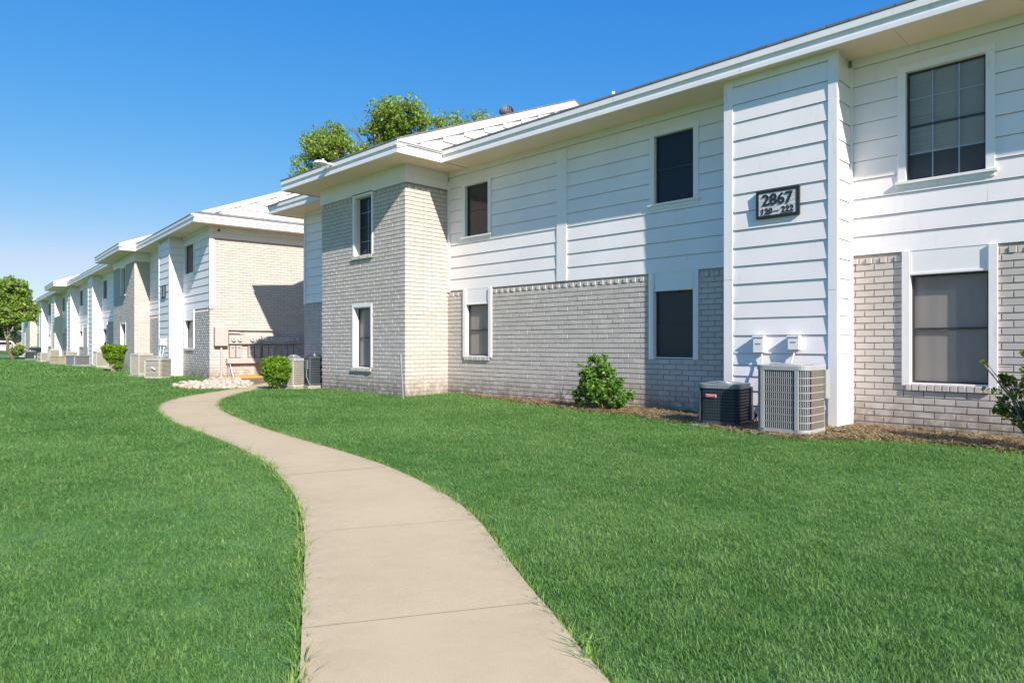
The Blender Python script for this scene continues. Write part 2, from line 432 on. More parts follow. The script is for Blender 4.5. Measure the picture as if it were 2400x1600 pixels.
brick_wall(b1,O1,MX,-6,3.76,0,2.585,HL); brick_wall(b1,O1,MX,5.51,13.44,0,2.585,HL); brick_wall(b1,O1,MX,17.39,20.86,0,2.585,[])
bk=MB(); backing(bk,MX,-6,13.44,2.5,5.6,H,-.035); backing(bk,MX,17.39,20.86,2.5,5.6,[],-.035)
bk.box(11.2,19.2,20.84,20.86,-.1,5.6); bk.box(19.18,19.2,-6,20.84,-.1,5.6); bk.box(11.1,19.18,-6.02,-6.0,-.1,5.6)
bk.box(12.2,12.22,-6,20.8,0,5.57)
bk.build('sheathing',WHITE,b1,O1)
# chase (siding clad bump-out)
CZ=[-.08,.28,.51,.745,.925,1.11,1.40,1.68,1.94]+boards(1.94,5.45,.295)[1:]
siding(b1,O1,CX,3.87,5.38,CZ); siding(b1,O1,('y',3.76),10.46,11.06,CZ); siding(b1,O1,('y',5.51,1),10.46,11.06,CZ)
bk=MB(); bk.box(10.49,11.09,3.79,5.48,-.1,5.6); bk.build('chase_core',WHITE,b1,O1)
cb=[]
def cboard(x0,x1,y0,y1,z0,z1):
    m=MB(); m.box(x0,x1,y0,y1,z0,z1); return m.build('corner_board',TRIM,b1,O1,bevel=.004)
cboard(10.43,10.462,3.735,3.87,-.06,2.05); cboard(10.43,10.462,3.735,3.87,2.055,5.575)
cboard(10.43,10.462,5.38,5.535,-.06,2.30); cboard(10.43,10.462,5.38,5.535,2.305,5.575)
cboard(10.462,10.50,3.733,3.757,-.06,5.574); cboard(10.462,10.52,5.513,5.537,-.06,5.574)
cboard(10.99,11.05,3.72,3.757,-.02,5.45)
cboard(11.025,11.06,9.46,9.74,2.6,5.41); cboard(11.02,11.058,13.33,13.425,2.56,5.35); cboard(11.02,11.058,20.76,20.87,2.56,5.45)
# frieze under the soffit
for a,b in ((-6,3.735),(5.54,13.43),(17.4,20.87)):
    fz=MB(); fz.box(11.035,11.06,a,b,5.45,5.575); fz.build('frieze',TRIM,b1,O1)
fz=MB(); fz.box(10.44,10.462,3.872,5.378,5.45,5.574); fz.build('frieze',TRIM,b1,O1)
# projecting brick bay
HB=[window(b1,O1,BX,14.90,15.67,3.57,5.08,'deep',PANE_C,CURTD,grid=(2,4),recess=.16,label='narrow upper bay window with a grid'),
    window(b1,O1,BX,14.94,15.71,.66,2.20,'deep',PANE,CURT,recess=.14,label='narrow lower bay window with a tan curtain')]
brick_wall(b1,O1,BX,13.44,17.39,0,5.15,HB,name='bay_brick_wall')
brick_wall(b1,O1,('y',13.44),9.75,11.06,0,5.15,[],name='bay_side_wall')
brick_wall(b1,O1,('y',17.39,1),9.75,11.06,0,5.15,[],name='bay_side_wall')
bf=MB(); bf.box(9.72,9.76,13.41,17.42,5.15,5.575); bf.box(9.72,11.03,13.385,13.41,5.15,5.36); bf.box(9.705,11.03,13.395,13.41,5.365,5.574)
bf.box(9.72,11.05,17.42,17.44,5.15,5.574); bf.box(9.70,9.735,13.375,13.40,5.15,5.573)
bf.build('bay_frieze',TRIM,b1,O1,bevel=.003)
# eaves
fa=MB(); fascia_run(fa,[(10.23,-6.8),(10.23,12.64)]); 
fa.box(8.979,10.228,12.64,12.668,5.55,5.80)
fascia_run(fa,[(8.95,12.64),(8.95,18.2)]); fa.box(8.979,10.228,18.172,18.2,5.55,5.80)
fascia_run(fa,[(10.23,18.2),(10.23,21.75)]); fa.box(10.259,20.1,21.722,21.75,5.55,5.80)
fa.box(8.918,10.20,12.60,12.639,5.76,5.822)
fa.build('fascia',TRIM,b1,O1,bevel=.003)
soffit(b1,O1,[(10.256,11.04,-6.8,12.637),(8.977,9.725,12.67,18.17),(9.725,11.04,12.67,13.40),(10.256,11.04,18.2,21.72),(9.725,11.04,17.44,18.17),(11.04,20.1,20.87,21.72)])
k=.392
zr1=5.825+4.87*k; zr2=5.825+6.15*k
r1=roof_part(b1,O1,10.19,15.06,5.825,zr1,20.2,-6.84,12.655)
r2=roof_part(b1,O1,8.91,15.06,5.825,zr2,21.2,12.60,18.24)
r3=roof_part(b1,O1,10.19,15.06,5.825,zr1,20.2,18.2,20.98)
pt=MB(); pt.add([(10.15,21.80,5.825),(20.2,21.80,5.825),(20.2,20.96,6.10),(10.75,20.96,6.10),(10.15,20.96,5.825),(10.15,21.80,5.80),(20.2,21.80,5.80),(20.2,20.96,5.80),(10.15,20.96,5.80)],[(0,1,2,3),(0,3,4),(5,8,7,6),(0,5,6,1),(0,4,8,5)])
pt.build('pent_roof',SHINGLE,b1,O1)
# gable end above the lower roof, with rake boards
gy=('y',12.67); sl=lambda z:(8.95+(z-5.82)/k+.05,21.17-(z-5.82)/k-.05)
siding(b1,O1,gy,0,0,boards(5.81,8.15,.27),wb=.045,roof=lambda z:(8.95+max(0,(z-5.82))/k+.0,21.17-max(0,(z-5.82))/k),name='gable_siding')
for tri in ([(8.95,12.675,5.79),(21.17,12.675,5.79),(15.06,12.675,zr2)],[(10.2,20.95,5.79),(20.1,20.95,5.79),(15.06,20.95,zr1)],[(8.95,18.19,5.79),(21.1,18.19,5.79),(15.06,18.19,zr2)],[(10.2,-6.78,5.79),(20.1,-6.78,5.79),(15.06,-6.78,zr1)]):
    gb=MB(); gb.add(tri,[(0,1,2)]); gb.build('gable_sheathing',WHITE,b1,O1)
def rake(root,off,xe,xr,ze,zr,y,wd=.17,drop=.0):
    mb=MB()
    for s in (1,-1):
        xa=xe if s>0 else 2*xr-xe
        v=[(xa,y-.04,ze-wd+.0),(xr,y-.04,zr-wd),(xr,y-.04,zr),(xa,y-.04,ze),(xa,y-.002,ze-wd),(xr,y-.002,zr-wd),(xr,y-.002,zr),(xa,y-.002,ze)]
        mb.add(v,[(0,1,2,3),(4,7,6,5),(0,4,5,1),(3,2,6,7),(0,3,7,4),(1,5,6,2)])
    return mb.build('rake_board',TRIM,root,off)
rake(b1,O1,8.93,15.06,5.83,zr2+.005,12.655,wd=.19)
pm=MB(); pm.box(8.93,10.2,12.585,12.60,5.78,5.80); pm.build('drip_edge',METAL,b1,O1)
# turbine vent and plumbing vent on the ridge: parts of the roof
tv=MB(); cx,cy,cz=15.0,15.35,zr2
tv.tube([(cx,cy,cz-.15),(cx,cy,cz+.16)],.13,16); 
for i in range(18):
    a=2*PI*i/18; pts=[]
    for j in range(9):
        ph=-PI/2+PI*j/8; rr=.205*math.cos(ph)+.025; aa=a+.55*j/8
        pts.append((cx+rr*math.cos(aa),cy+rr*math.sin(aa),cz+.33+.17*math.sin(ph)))
    for j in range(8):
        p,q=pts[j],pts[j+1]; da=.27
        def rot(p,da=da): x,y=p[0]-cx,p[1]-cy; f=.9; return (cx+f*(x*math.cos(da)-y*math.sin(da)),cy+f*(x*math.sin(da)+y*math.cos(da)),p[2])
        tv.add([p,q,rot(q),rot(p)],[(0,1,2,3)])
tv.tube([(cx,cy,cz+.49),(cx,cy,cz+.53)],[.06,.02],10)
tv.build('turbine_vent',m_plain('dull_galvanized',(.20,.20,.19),.65,.2,var=.4,scale=9),r2,O1,smooth=True)
pv=MB(); pv.tube([(15.0,11.2,zr1-.1),(15.0,11.2,zr1+.36)],.045,12); pv.build('vent_pipe',WHITE,r1,O1)

# ---- address sign (wooden, black frame, carved numbers)
def text_mesh(txt,size,ext=.004,bold=.0):
    cu=bpy.data.curves.new('t','FONT'); cu.body=txt; cu.size=size; cu.extrude=ext; cu.offset=bold; cu.align_x='CENTER'; cu.align_y='CENTER'; cu.resolution_u=4
    o=bpy.data.objects.new('t',cu); me=bpy.data.meshes.new_from_object(o); bpy.data.objects.remove(o); bpy.data.curves.remove(cu); return me
def sign(root_loc,rz,w,h,lines,label,sc=1):
    r=empty('address_sign',root_loc,rz); tag(r,label,'sign','address signs on the siding chases')
    bt=.05
    b=MB(); b.box(-.042,0,-w/2+.03,w/2-.03,-h/2+.03,h/2-.03); b.build('sign_board',m_signboard,r)
    f=MB(); e=.045
    f.box(-bt,0,-w/2,w/2,h/2-e,h/2); f.box(-bt,0,-w/2,w/2,-h/2,-h/2+e); f.box(-bt,0,-w/2,-w/2+e,-h/2+e,h/2-e); f.box(-bt,0,w/2-e,w/2,-h/2+e,h/2-e)
    f.build('sign_frame',BLACK,r,bevel=.004)
    for txt,size,u,z,bold in lines:
        me=text_mesh(txt,size,.005,bold)
        M=Matrix(((0,0,-1,-.047),(-1,0,0,u),(0,1,0,z),(0,0,0,1)))
        me.transform(M); me.materials.clear(); me.materials.append(BLACK); o=link('number',me,r)
    return r
t=NT('carved_white_board'); nn=t.noise(9,5,stretch=(1,1.2,14)); t.col(t.ramp(nn,[(.36,(.30,.29,.31)),(.5,(.68,.67,.66)),(.7,(.78,.77,.76))])); t.bump(nn,.8,.01); t.set(Roughness=.7); m_signboard=t.m
sign((10.443,4.62,3.45),0,.685,.44,[('2867',.245,0,.055,.004),('120',.13,.17,-.115,.002),('—',.09,.01,-.115,.0),('222',.13,-.165,-.115,.002)],'framed black and white number sign reading 2867 120 - 222 on white siding')

# ---- AC disconnect boxes with conduits
def dbox(loc,rz,label,pts,lid=True,h=.27,w=.17,d=.10,mat=WHITE,name='disconnect_box',grp='electrical disconnect boxes on the siding chases'):
    r=empty(name,loc,rz); tag(r,label,'electrical box',grp)
    b=MB(); b.box(-d,0,-w/2,w/2,0,h-.03); b.build('box_body',mat,r,bevel=.006)
    l=MB(); l.box(-d-.012,.0,-w/2-.008,w/2+.008,h-.03,h); l.build('box_lid',mat,r,bevel=.004)
    s=MB(); s.box(-d-.003,-d,-w/4,w/4,h*.48,h*.56); s.build('latch_plate',METAL,r)
    if pts:
        c=MB(); c.tube(pts,.014,8); c.build('conduit',mat,r,smooth=True)
    return r
dbox((10.445,4.905,1.12),0,'white disconnect box with a small latch on siding above the dark air conditioner side',[(-.05,-.04,0),(-.05,-.045,-.12),(-.09,-.05,-.3),(-.12,-.06,-.8)])
dbox((10.445,4.35,1.17),0,'white disconnect box with a curved conduit on siding above the pale grey air conditioner',[(-.05,0,0),(-.06,.01,-.08),(-.10,.04,-.25),(-.16,.06,-.5),(-.2,.06,-.9)],h=.22)

# ================================================================= AIR CONDITIONERS
def rrect(w,l,r,n=5):
    pts=[]
    for cx,cy,a0 in ((w/2-r,l/2-r,0),(-w/2+r,l/2-r,PI/2),(-w/2+r,-l/2+r,PI),(w/2-r,-l/2+r,1.5*PI)):
        for i in range(n+1):
            a=a0+PI/2*i/n; pts.append((cx+r*math.cos(a),cy+r*math.sin(a)))
    return pts
def perim(pts,step):
    out=[]; n=len(pts); acc=0
    for i in range(n):
        a=Vector(pts[i]); b=Vector(pts[(i+1)%n]); L=(b-a).length
        if L<1e-6: continue
        t=(b-a)/L; s=-acc%step if acc else 0
        s=(step-acc)%step
        while s<L:
            out.append((a+t*s,t)); s+=step
        acc=(acc+L)%step
    return out
def ac_unit(name,w,l,h,r,style,body,top,coil=COIL,bands=9,guard=True,dome=.05,pad=.05,badge=False,barstep=.022,panel=None,tanside=False,posts=True):
    root=empty(name,(0,0,0)); n=5
    m=MB(); m.box(-w/2-.06,w/2+.06,-l/2-.06,l/2+.06,-.04,pad-.006); m.build('concrete_pad',CONC,root,bevel=.01)
    m=MB(); m.prism(rrect(w,l,r,n),pad,pad+.05); m.build('base_pan',body,root,bevel=.004)
    m=MB(); m.prism(rrect(w-.05,l-.05,max(.02,r-.02),n),pad+.05,pad+h-.06); m.build('coil',coil,root)
    if tanside:
        m=MB(); m.box(-w/2+r+.02,w/2-r,-l/2+.008,-l/2+.02,pad+.06,pad+h-.08); m.build('side_coil',COILTAN,root)
    g=MB(); R=rrect(w-.008,l-.008,r,n); zt=pad+h-.075
    for i in range(bands+1):
        z=pad+.05+(zt-pad-.05)*i/bands; bh=.008 if style!='louver' else .013
        g.prism(R,z-bh/2 if i else z,z+bh,taper=1.0 if style!='louver' else .985)
    if style=='fine':
        for p,t in perim(R,barstep):
            if tanside and t.x>.95 : continue
            q=Vector((-t.y,t.x)); a=p-t*.0046; b=p+t*.0046; c=b+q*.007; d=a+q*.007
            g.prism([tuple(a),tuple(b),tuple(c),tuple(d)],pad+.05,zt)
    for cx,cy in () if not posts else (((-w/2+.012,-l/2+r*1.15),(-w/2+.012,l/2-r*.9),(w/2-.012,-l/2+r*1.2),(-w/2+r*1.3,l/2-.012)) if style=='fine' else ((-w/2+.02,-l/2+.02+r*.3),(-w/2+.02,l/2-.02-r*.3),(w/2-.02,-l/2+.02+r*.3),(w/2-.02,l/2-.02-r*.3))):
        g.box(cx-.018,cx+.018,cy-.025,cy+.025,pad+.05,zt+.01)
    g.build('louver_guard',body,root)
    m=MB(); m.prism(rrect(w+.012,l+.012,r,n),pad+h-.07,pad+h-.012); m.prism(rrect(w+.012,l+.012,r,n),pad+h-.012,pad+h,taper=.96)
    m.build('top_panel',top,root)
    f=MB(); z0=pad+h+.002
    R0=min(w,l)*.40
    for k in range(7):
        rr=R0*(k+1)/7; zz=z0+dome*(1-(rr/R0)**2)+.004
        f.tube([(rr*math.cos(2*PI*i/24),rr*math.sin(2*PI*i/24),zz) for i in range(25)],.004,4,cap=False)
    for i in range(16):
        a=2*PI*i/16; f.tube([(R0*q*math.cos(a),R0*q*math.sin(a),z0+dome*(1-q*q)+.004) for q in (0,.33,.66,1)],.0035,4)
    f.build('fan_guard',top if dome<.1 else METAL,root)
    m=MB(); m.tube([(0,0,z0-.0),(0,0,z0+.003)],R0*.98,24); m.build('fan_opening',COIL,root)
    if panel:
        m=MB(); x0,x1,y,z0,z1=panel; m.box(x0,x1,y-.03,y,z0,z1); m.build('service_cover',body,root,bevel=.004)
    if badge:
        x=-w/2-.006; b=MB(); b.box(x-.008,x+.01,.0,.17,pad+h*.66,pad+h*.66+.05); o=b.build('badge',PINK,root,bevel=.008)
        b=MB(); b.box(x-.012,x-.006,.01,.16,pad+h*.66+.009,pad+h*.66+.041); b.build('badge_face',RED,o)
        b=MB()
        for i in range(7): b.box(x-.0135,x-.012,.026+i*.0175,.037+i*.0175,pad+h*.66+.02,pad+h*.66+.031)
        b.build('badge_lettering',PINK,o)
    return root
GAC='air conditioning condensers along the walls'
acA=ac_unit('air_conditioner',.72,.74,.93,.13,'fine',AC_LIGHT,AC_LIGHT,coil=COIL,tanside=True,bands=8,dome=.0,pad=.04,barstep=.028,panel=(.22,.36,-.365,.5,.90))
acA.location=(9.55,4.04,0); tag(acA,'tall pale grey air conditioner with fine vertical louvers before the numbered siding chase','air conditioner',GAC)
m=MB(); m.tube([(.37,-.2,.42),(.44,-.24,.36),(.52,-.20,.15),(.62,-.10,.05)],.013,8); m.tube([(.36,-.1,.10),(.5,-.05,.09),(.75,.0,.14)],.022,8); m.build('refrigerant_line',WHITE,acA,smooth=True)
acB=ac_unit('air_conditioner',.64,.64,.62,.15,'fine',AC_DARK,AC_GREYT,bands=11,dome=.02,pad=.04,badge=True,posts=False,barstep=.04)
m=MB(); m.box(-.295,-.26,.265,.292,.08,.60); m.build('corner_post',AC_DARK,acB,bevel=.006)
m=MB(); m.box(.22,.31,-.325,-.295,.08,.60); m.build('corner_post',AC_DARK,acB,bevel=.006)
m=MB(); m.box(.20,.30,-.35,-.32,.10,.30); m.build('service_cover',AC_LIGHT,acB,bevel=.004)
m=MB(); m.tube([(.28,-.33,.22),(.36,-.36,.16),(.5,-.25,.07),(.7,-.1,.08)],.02,8); m.build('refrigerant_line',COIL,acB,smooth=True)
acB.location=(9.72,5.14,0); acB.rotation_euler.z=math.radians(6)
tag(acB,'low dark blue-grey air conditioner with a red badge, left of the tall pale one','air conditioner',GAC)
acC=ac_unit('air_conditioner',.52,.62,.80,.06,'fine',AC_BEIGE,AC_LIGHT,bands=11,dome=.09,pad=.06,barstep=.03)
acC.location=(9.28,18.15,0); acC.rotation_euler.z=math.radians(15); tag(acC,'pale beige air conditioner with a domed top standing right of the round bright bush','air conditioner',GAC)
acD=ac_unit('air_conditioner',.60,.55,.82,.05,'louver',AC_DARK,AC_DARK,bands=14,dome=.07,pad=.10)
acD.location=(9.75,17.85,0); tag(acD,'black air conditioner on blocks tucked against the brick bay corner','air conditioner',GAC)
m=MB(); m.box(-.33,-.30,-.22,-.10,.55,.82); m.build('control_box',BLUEW,acD,bevel=.004)
m=MB(); m.tube([(-.32,-.16,.55),(-.34,-.2,.35),(-.30,-.28,.12),(-.1,-.30,.08)],.016,8); m.build('conduit',BLUEW,acD,smooth=True)
PHI=math.radians(5.51)
def F2(x,y,z=0): return (x*math.cos(PHI)+y*math.sin(PHI),-x*math.sin(PHI)+y*math.cos(PHI),z)
R2=-PHI
acE=ac_unit('air_conditioner',.66,.66,.72,.10,'louver',AC_BEIGE,AC_LIGHT,coil=COILBG,bands=13,dome=.09,pad=.03)
m=MB(); m.tube([(-.38,-.16,.34),(-.38,-.02,.44)],.02,8); m.build('pipe_stub',WHITE,acE)
acE.location=F2(5.75,27.3); acE.rotation_euler.z=math.radians(38)
tag(acE,'cream air conditioner with a domed fan guard and white pipe stub, before the far chase','air conditioner',GAC)
def acopy(src,x,y,rot,label,s=1.0,z=0):
    c=copy_tree(src); c.location=F2(x,y,z); c.rotation_euler.z=R2+math.radians(rot); c.scale=(s,s,s); c['label']=label; return c
acF=ac_unit('air_conditioner',.58,.6,.80,.04,'fine',AC_BEIGE,AC_BEIGE,coil=COILBG,bands=9,dome=.03,pad=.10,barstep=.03)
acF.location=F2(5.62,29.35); acF.rotation_euler.z=R2+math.radians(20); tag(acF,'tall beige air conditioner raised on blocks, behind the cream domed one','air conditioner',GAC)
acopy(acF,5.95,41.0,8,'pale air conditioner half hidden behind the trimmed topiary bush')
acG=ac_unit('air_conditioner',.95,.75,.58,.02,'louver',AC_LIGHT,AC_GREYT,coil=COIL,bands=8,dome=.0,pad=.04)
acG.location=F2(5.55,46.2); acG.rotation_euler.z=R2+math.radians(30); tag(acG,'wide low grey air conditioner with dark side slats, left of the topiary','air conditioner',GAC)
acH=ac_unit('air_conditioner',.8,.8,.48,.03,'louver',WOODG,WOODG,coil=WOODG,bands=2,dome=.0,pad=.03)
acH.location=F2(5.35,52.6); acH.rotation_euler.z=R2+math.radians(30); tag(acH,'rusty tan low air conditioner on the grass, left of the grey slatted one','air conditioner',GAC)
acopy(acE,6.2,55.2,10,'beige louvered air conditioner against the chase, behind the rusty tan one')
acopy(acF,5.5,58.0,12,'narrow pale air conditioner left of the rusty tan low one')
acopy(acE,5.1,60.5,20,'small beige air conditioner, leftmost of the pair before the fifth chase',.85)
acopy(acG,5.6,63.2,10,'grey air conditioner directly behind the small beige one',.8)
acopy(acB,5.0,69.5,0,'far black air conditioner with a low flat top',1.1)['label']='far black air conditioner near the bent young tree'
acopy(acE,5.7,74.5,0,'pale domed air conditioner behind the far black one',1.3)
acopy(acG,4.9,84.5,0,'far grey air conditioner between the young tree and the low shrub',1.3)

# ================================================================= BUILDING TWO
O2=(7.25,26.25)
b2=empty('apartment_building',F2(*O2),R2)
tag(b2,'long far apartment block receding to the left, with electric meters on its brick end','apartment building')
W2=('x',7.25); B2=('x',6.6)
chases=[(29.98,31.82),(49.6,51.4),(59.7,61.8),(69.9,72.3),(81.1,83.3),(101,106)]
bays=[(36.05,41.38),(92.4,98.5)]
wins=[(28.35,29.62),(47.6,49.0),(57.6,59.1),(67.8,69.4),(78.6,80.4),(44.0,45.2),(54.0,55.2),(64.5,65.7),(75.0,76.2),(87.5,88.9)]
HU=[];HD=[]
for i,(a,b) in enumerate(wins):
    HU.append(window(b2,O2,W2,a,b,4.05,5.18,'upper',PANE_D,CURTG if i else CURT))
    HD.append(window(b2,O2,W2,a,b,1.12,2.20,'lower',PANE,CURT if i%2==0 else CURTD,recess=.10))
segs=[];y=26.25
for a,b in sorted(chases+bays):
    segs.append((y,a)); y=b
segs.append((y,110))
bk=MB()
for a,b in segs:
    hu=[h for h in HU if a-.2<h[0] and h[1]<b+.2]; hd=[h for h in HD if a-.2<h[0] and h[1]<b+.2]
    siding(b2,O2,W2,a,b,ZS,hu); brick_wall(b2,O2,W2,a,b,0,2.585,hd)
    backing(bk,W2,a,b,2.5,5.6,hu,-.035)
# end wall with the meters: brick, faces the camera side
brick_wall(b2,O2,('y',26.25),7.25,15.0,0,5.15,[],name='end_brick_wall',header=False)
bk.box(7.3,15.0,26.262,26.28,5.0,5.6); bk.box(15.0,15.02,26.28,110,-.1,5.6); bk.box(7.25,15.0,110,110.02,-.1,5.6); bk.box(8.4,8.42,26.4,109.9,0,5.57)
bk.build('sheathing',WHITE,b2,O2)
ef=MB(); ef.box(7.34,15.0,26.215,26.25,5.36,5.575); ef.box(7.34,15.0,26.225,26.25,5.15,5.355)
ef.build('end_frieze',TRIM,b2,O2)
for a,b in segs: ef=MB(); ef.box(7.225,7.25,a+(.06 if a<27 else .02),b-.02,5.45,5.575); ef.build('frieze',TRIM,b2,O2)
ev=MB(); ev.tube([(7.55,26.214,5.44),(7.55,26.20,5.44)],.045,10); ev.build('vent_hole',BLACK,b2,O2)
cbd=MB(); cbd.box(7.215,7.34,26.18,26.25,2.55,5.575); cbd.build('corner_board',TRIM,b2,O2,bevel=.004)
cbd=MB(); cbd.box(7.34,7.40,26.20,26.2365,2.6,5.15); cbd.build('corner_board',TRIM,b2,O2)
for i,(a,b) in enumerate(chases):
    z=CZ if i==0 else [-.08]+boards(.28,5.45,.295)
    pl=('x',6.75)
    siding(b2,O2,pl,a+.1,b-.1,z,name='chase_siding'); siding(b2,O2,('y',a),6.75,7.25,z,name='chase_siding')
    m=MB(); m.box(6.785,7.28,a+.03,b-.03,-.1,5.6); m.build('chase_core',WHITE,b2,O2)
    for p,q in ((a-.02,a+.1),(b-.1,b+.02)):
        m=MB(); m.box(6.72,6.752,p,q,-.06,5.575); m.build('corner_board',TRIM,b2,O2)
for a,b in bays:
    hb=[]
    if a<50:
        hb=[window(b2,O2,B2,38.15,39.35,3.75,5.05,'deep',PANE_C,CURTD,recess=.16),window(b2,O2,B2,38.15,39.35,1.0,2.25,'deep',PANE,CURT,recess=.14)]
    brick_wall(b2,O2,B2,a,b,0,5.15,hb,name='bay_brick_wall'); brick_wall(b2,O2,('y',a),6.6,7.25,0,5.15,[],name='bay_side_wall')
    m=MB(); m.box(6.57,6.61,a-.03,b+.03,5.15,5.575); m.box(6.611,7.24,a-.03,a+.01,5.15,5.574); m.box(6.611,7.24,b-.01,b+.03,0,5.574)
    m.build('bay_frieze',TRIM,b2,O2)
fa=MB()
EV=6.52
bumps=[(35.3,42.1,5.85),(60.0,66.2,5.70),(91.8,99.2,5.85)]
yy=25.5
for a,b,x in bumps:
    fascia_run(fa,[(EV,yy),(EV,a)]); fa.box(x+.029,EV-.002,a,a+.028,5.55,5.80); fascia_run(fa,[(x,a),(x,b)]); fa.box(x+.029,EV-.002,b-.028,b,5.55,5.80); yy=b
    fa.box(x-.03,EV-.002,a-.03,a-.002,5.72,5.819)
fascia_run(fa,[(EV,yy),(EV,110.8)])
fa.box(EV+.029,15.8,25.5,25.528,5.55,5.80); fa.box(EV-.03,15.8,25.468,25.498,5.72,5.82)
fa.build('fascia',TRIM,b2,O2)
rc=[(EV+.026,7.23,26.2,110.8),(EV+.026,15.8,25.53,26.21)]
for a,b,x in bumps: rc.append((x+.027,EV+.02,a+.03,b-.03))
soffit(b2,O2,rc)
k2=.385; xr=12.3
zA=5.825+(xr-EV+.04)*k2
roof_part(b2,O2,EV-.04,xr,5.825,zA,2*xr-EV+.04,25.83,110.9)
for a,b,x in bumps: roof_part(b2,O2,x-.04,xr,5.826,5.826+(xr-x+.04)*k2,2*xr-x+.04,a-.04,b+.04)
# pent strip and gable over the meter wall
pt=MB(); v=[(EV-.04,25.46,5.825),(15.9,25.46,5.825),(15.9,25.85,5.98),(EV-.04+.4,25.85,5.98),(EV-.04,25.46,5.85),(15.9,25.46,5.85),(15.9,25.85,6.01),(EV-.04+.4,25.85,6.01)]
pt.add(v,[(0,1,2,3),(4,7,6,5),(0,4,5,1),(0,3,7,4)]); pt.build('pent_roof',SHINGLE,b2,O2)
siding(b2,O2,('y',25.84),0,0,boards(5.97,zA-.05,.27),wb=.045,roof=lambda z:(EV+(z-5.825)/k2,2*xr-EV-(z-5.825)/k2),name='gable_siding')
gb=MB(); gb.add([(EV,25.845,5.80),(2*xr-EV,25.845,5.80),(xr,25.845,zA)],[(0,1,2)]); gb.build('gable_sheathing',WHITE,b2,O2)
for a,b,x in bumps:
    gb=MB(); gb.add([(x,a-.01,5.81),(2*xr-x,a-.01,5.81),(xr,a-.01,5.82+(xr-x+.04)*k2)],[(0,1,2)]); gb.build('gable_sheathing',WHITE,b2,O2)
rake(b2,O2,EV-.02,xr,5.86,zA+.03,25.83,wd=.17)
for a,b,x in bumps: rake(b2,O2,x-.02,xr,5.85,5.86+(xr-x+.04)*k2,a-.02,wd=.17)

s2=sign(F2(6.735,30.92,3.42),R2,.72,.52,[('28',.25,0,.08,.007),('22',.25,0,-.13,.007)],'small black and white number sign on the far block\'s first siding chase')
dbox(F2(6.735,31.2,1.22),R2,'left small white box on the far chase, behind the cream air conditioner',[(-.05,0,0),(-.08,.03,-.3),(-.05,.0,-.7),(-.04,0,-1.1)])
dbox(F2(6.735,30.6,1.22),R2,'right small white box on the far chase, with a long slanting conduit',[(-.05,0,0),(-.1,.05,-.4),(-.25,.15,-.8),(-.3,.2,-1.1)])

# ---- electric meter bank on the end wall (in the frame of building two)
mbk=empty('electric_meter_bank',F2(9.0,26.25),R2); tag(mbk,'bank of nine round electric meters with breaker boxes on the sunlit brick end wall','meter bank')
OM=(9.0,26.25)
def Xp(px):
    k=(px-1200)/1600; s,c=.6334,.7738; return 26.1*(s+k*c)/(c-k*s)
YM=26.238
def mpart(name,x0,x1,z0,z1,d,mat,parent=mbk,bev=.006,w0=0):
    m=MB(); m.box(x0,x1,YM-d,YM-w0,z0,z1); return m.build(name,mat,parent,OM,bevel=bev)
mpart('main_cabinet',Xp(503),Xp(534),1.20,1.88,.22,METER)
m=MB(); m.tube([(Xp(520),YM-.08,1.2),(Xp(520),YM-.08,-.05)],.04,10); m.build('conduit',METER,mbk,OM)
m=MB(); m.tube([(Xp(534),YM-.08,1.80),(Xp(645),YM-.08,1.80),(Xp(650),YM-.08,1.72),(Xp(652),YM-.08,1.6)],.038,10); m.build('conduit',METER,mbk,OM,smooth=True)
m=MB(); m.tube([(Xp(534),YM-.08,1.68),(Xp(560),YM-.08,1.68),(Xp(575),YM-.08,1.60)],.036,10); m.build('conduit',METER,mbk,OM,smooth=True)
mpart('meter_panel',Xp(537),Xp(612),1.27,1.60,.16,METER); mpart('meter_panel',Xp(614.5),Xp(703),1.27,1.56,.16,METER)
for px in (547,562,591,605,625,638,671,684,697):
    x=Xp(px); m=MB(); m.tube([(x,YM-.16,1.43),(x,YM-.19,1.43)],.088,18); o=m.build('meter',METAL,mbk,OM)
    m=MB(); m.tube([(x,YM-.19,1.43),(x,YM-.235,1.43),(x,YM-.25,1.43)],[.078,.072,.05],18); m.build('meter_cover',GLASSW,o,OM,smooth=False)
    m=MB(); m.box(x-.035,x+.035,YM-.2505,YM-.249,1.425,1.46); m.build('meter_dial',BLACK,o,OM)
for a,b in ((538.5,551.5),(553.5,567),(582.5,595),(597,609.5),(616.5,628.5),(630.5,642),(662.5,673.5),(675.5,686.5),(688.5,700)):
    o=mpart('breaker_box',Xp(a),Xp(b),.77,1.21,.17,METERB); m=MB(); c=(Xp(a)+Xp(b))/2; m.box(c-.04,c+.04,YM-.176,YM-.17,1.12,1.145); m.build('breaker_handle',BLACK,o,OM)
mpart('wiring_trough',Xp(532),Xp(702),.55,.75,.20,METER)
m=MB(); m.tube([(Xp(535),YM-.1,.56),(Xp(536),YM-.12,0)],.012,6); m.tube([(Xp(539),YM-.12,.56),(Xp(545),YM-.3,0)],.014,6); m.build('ground_rod',METAL,mbk,OM)

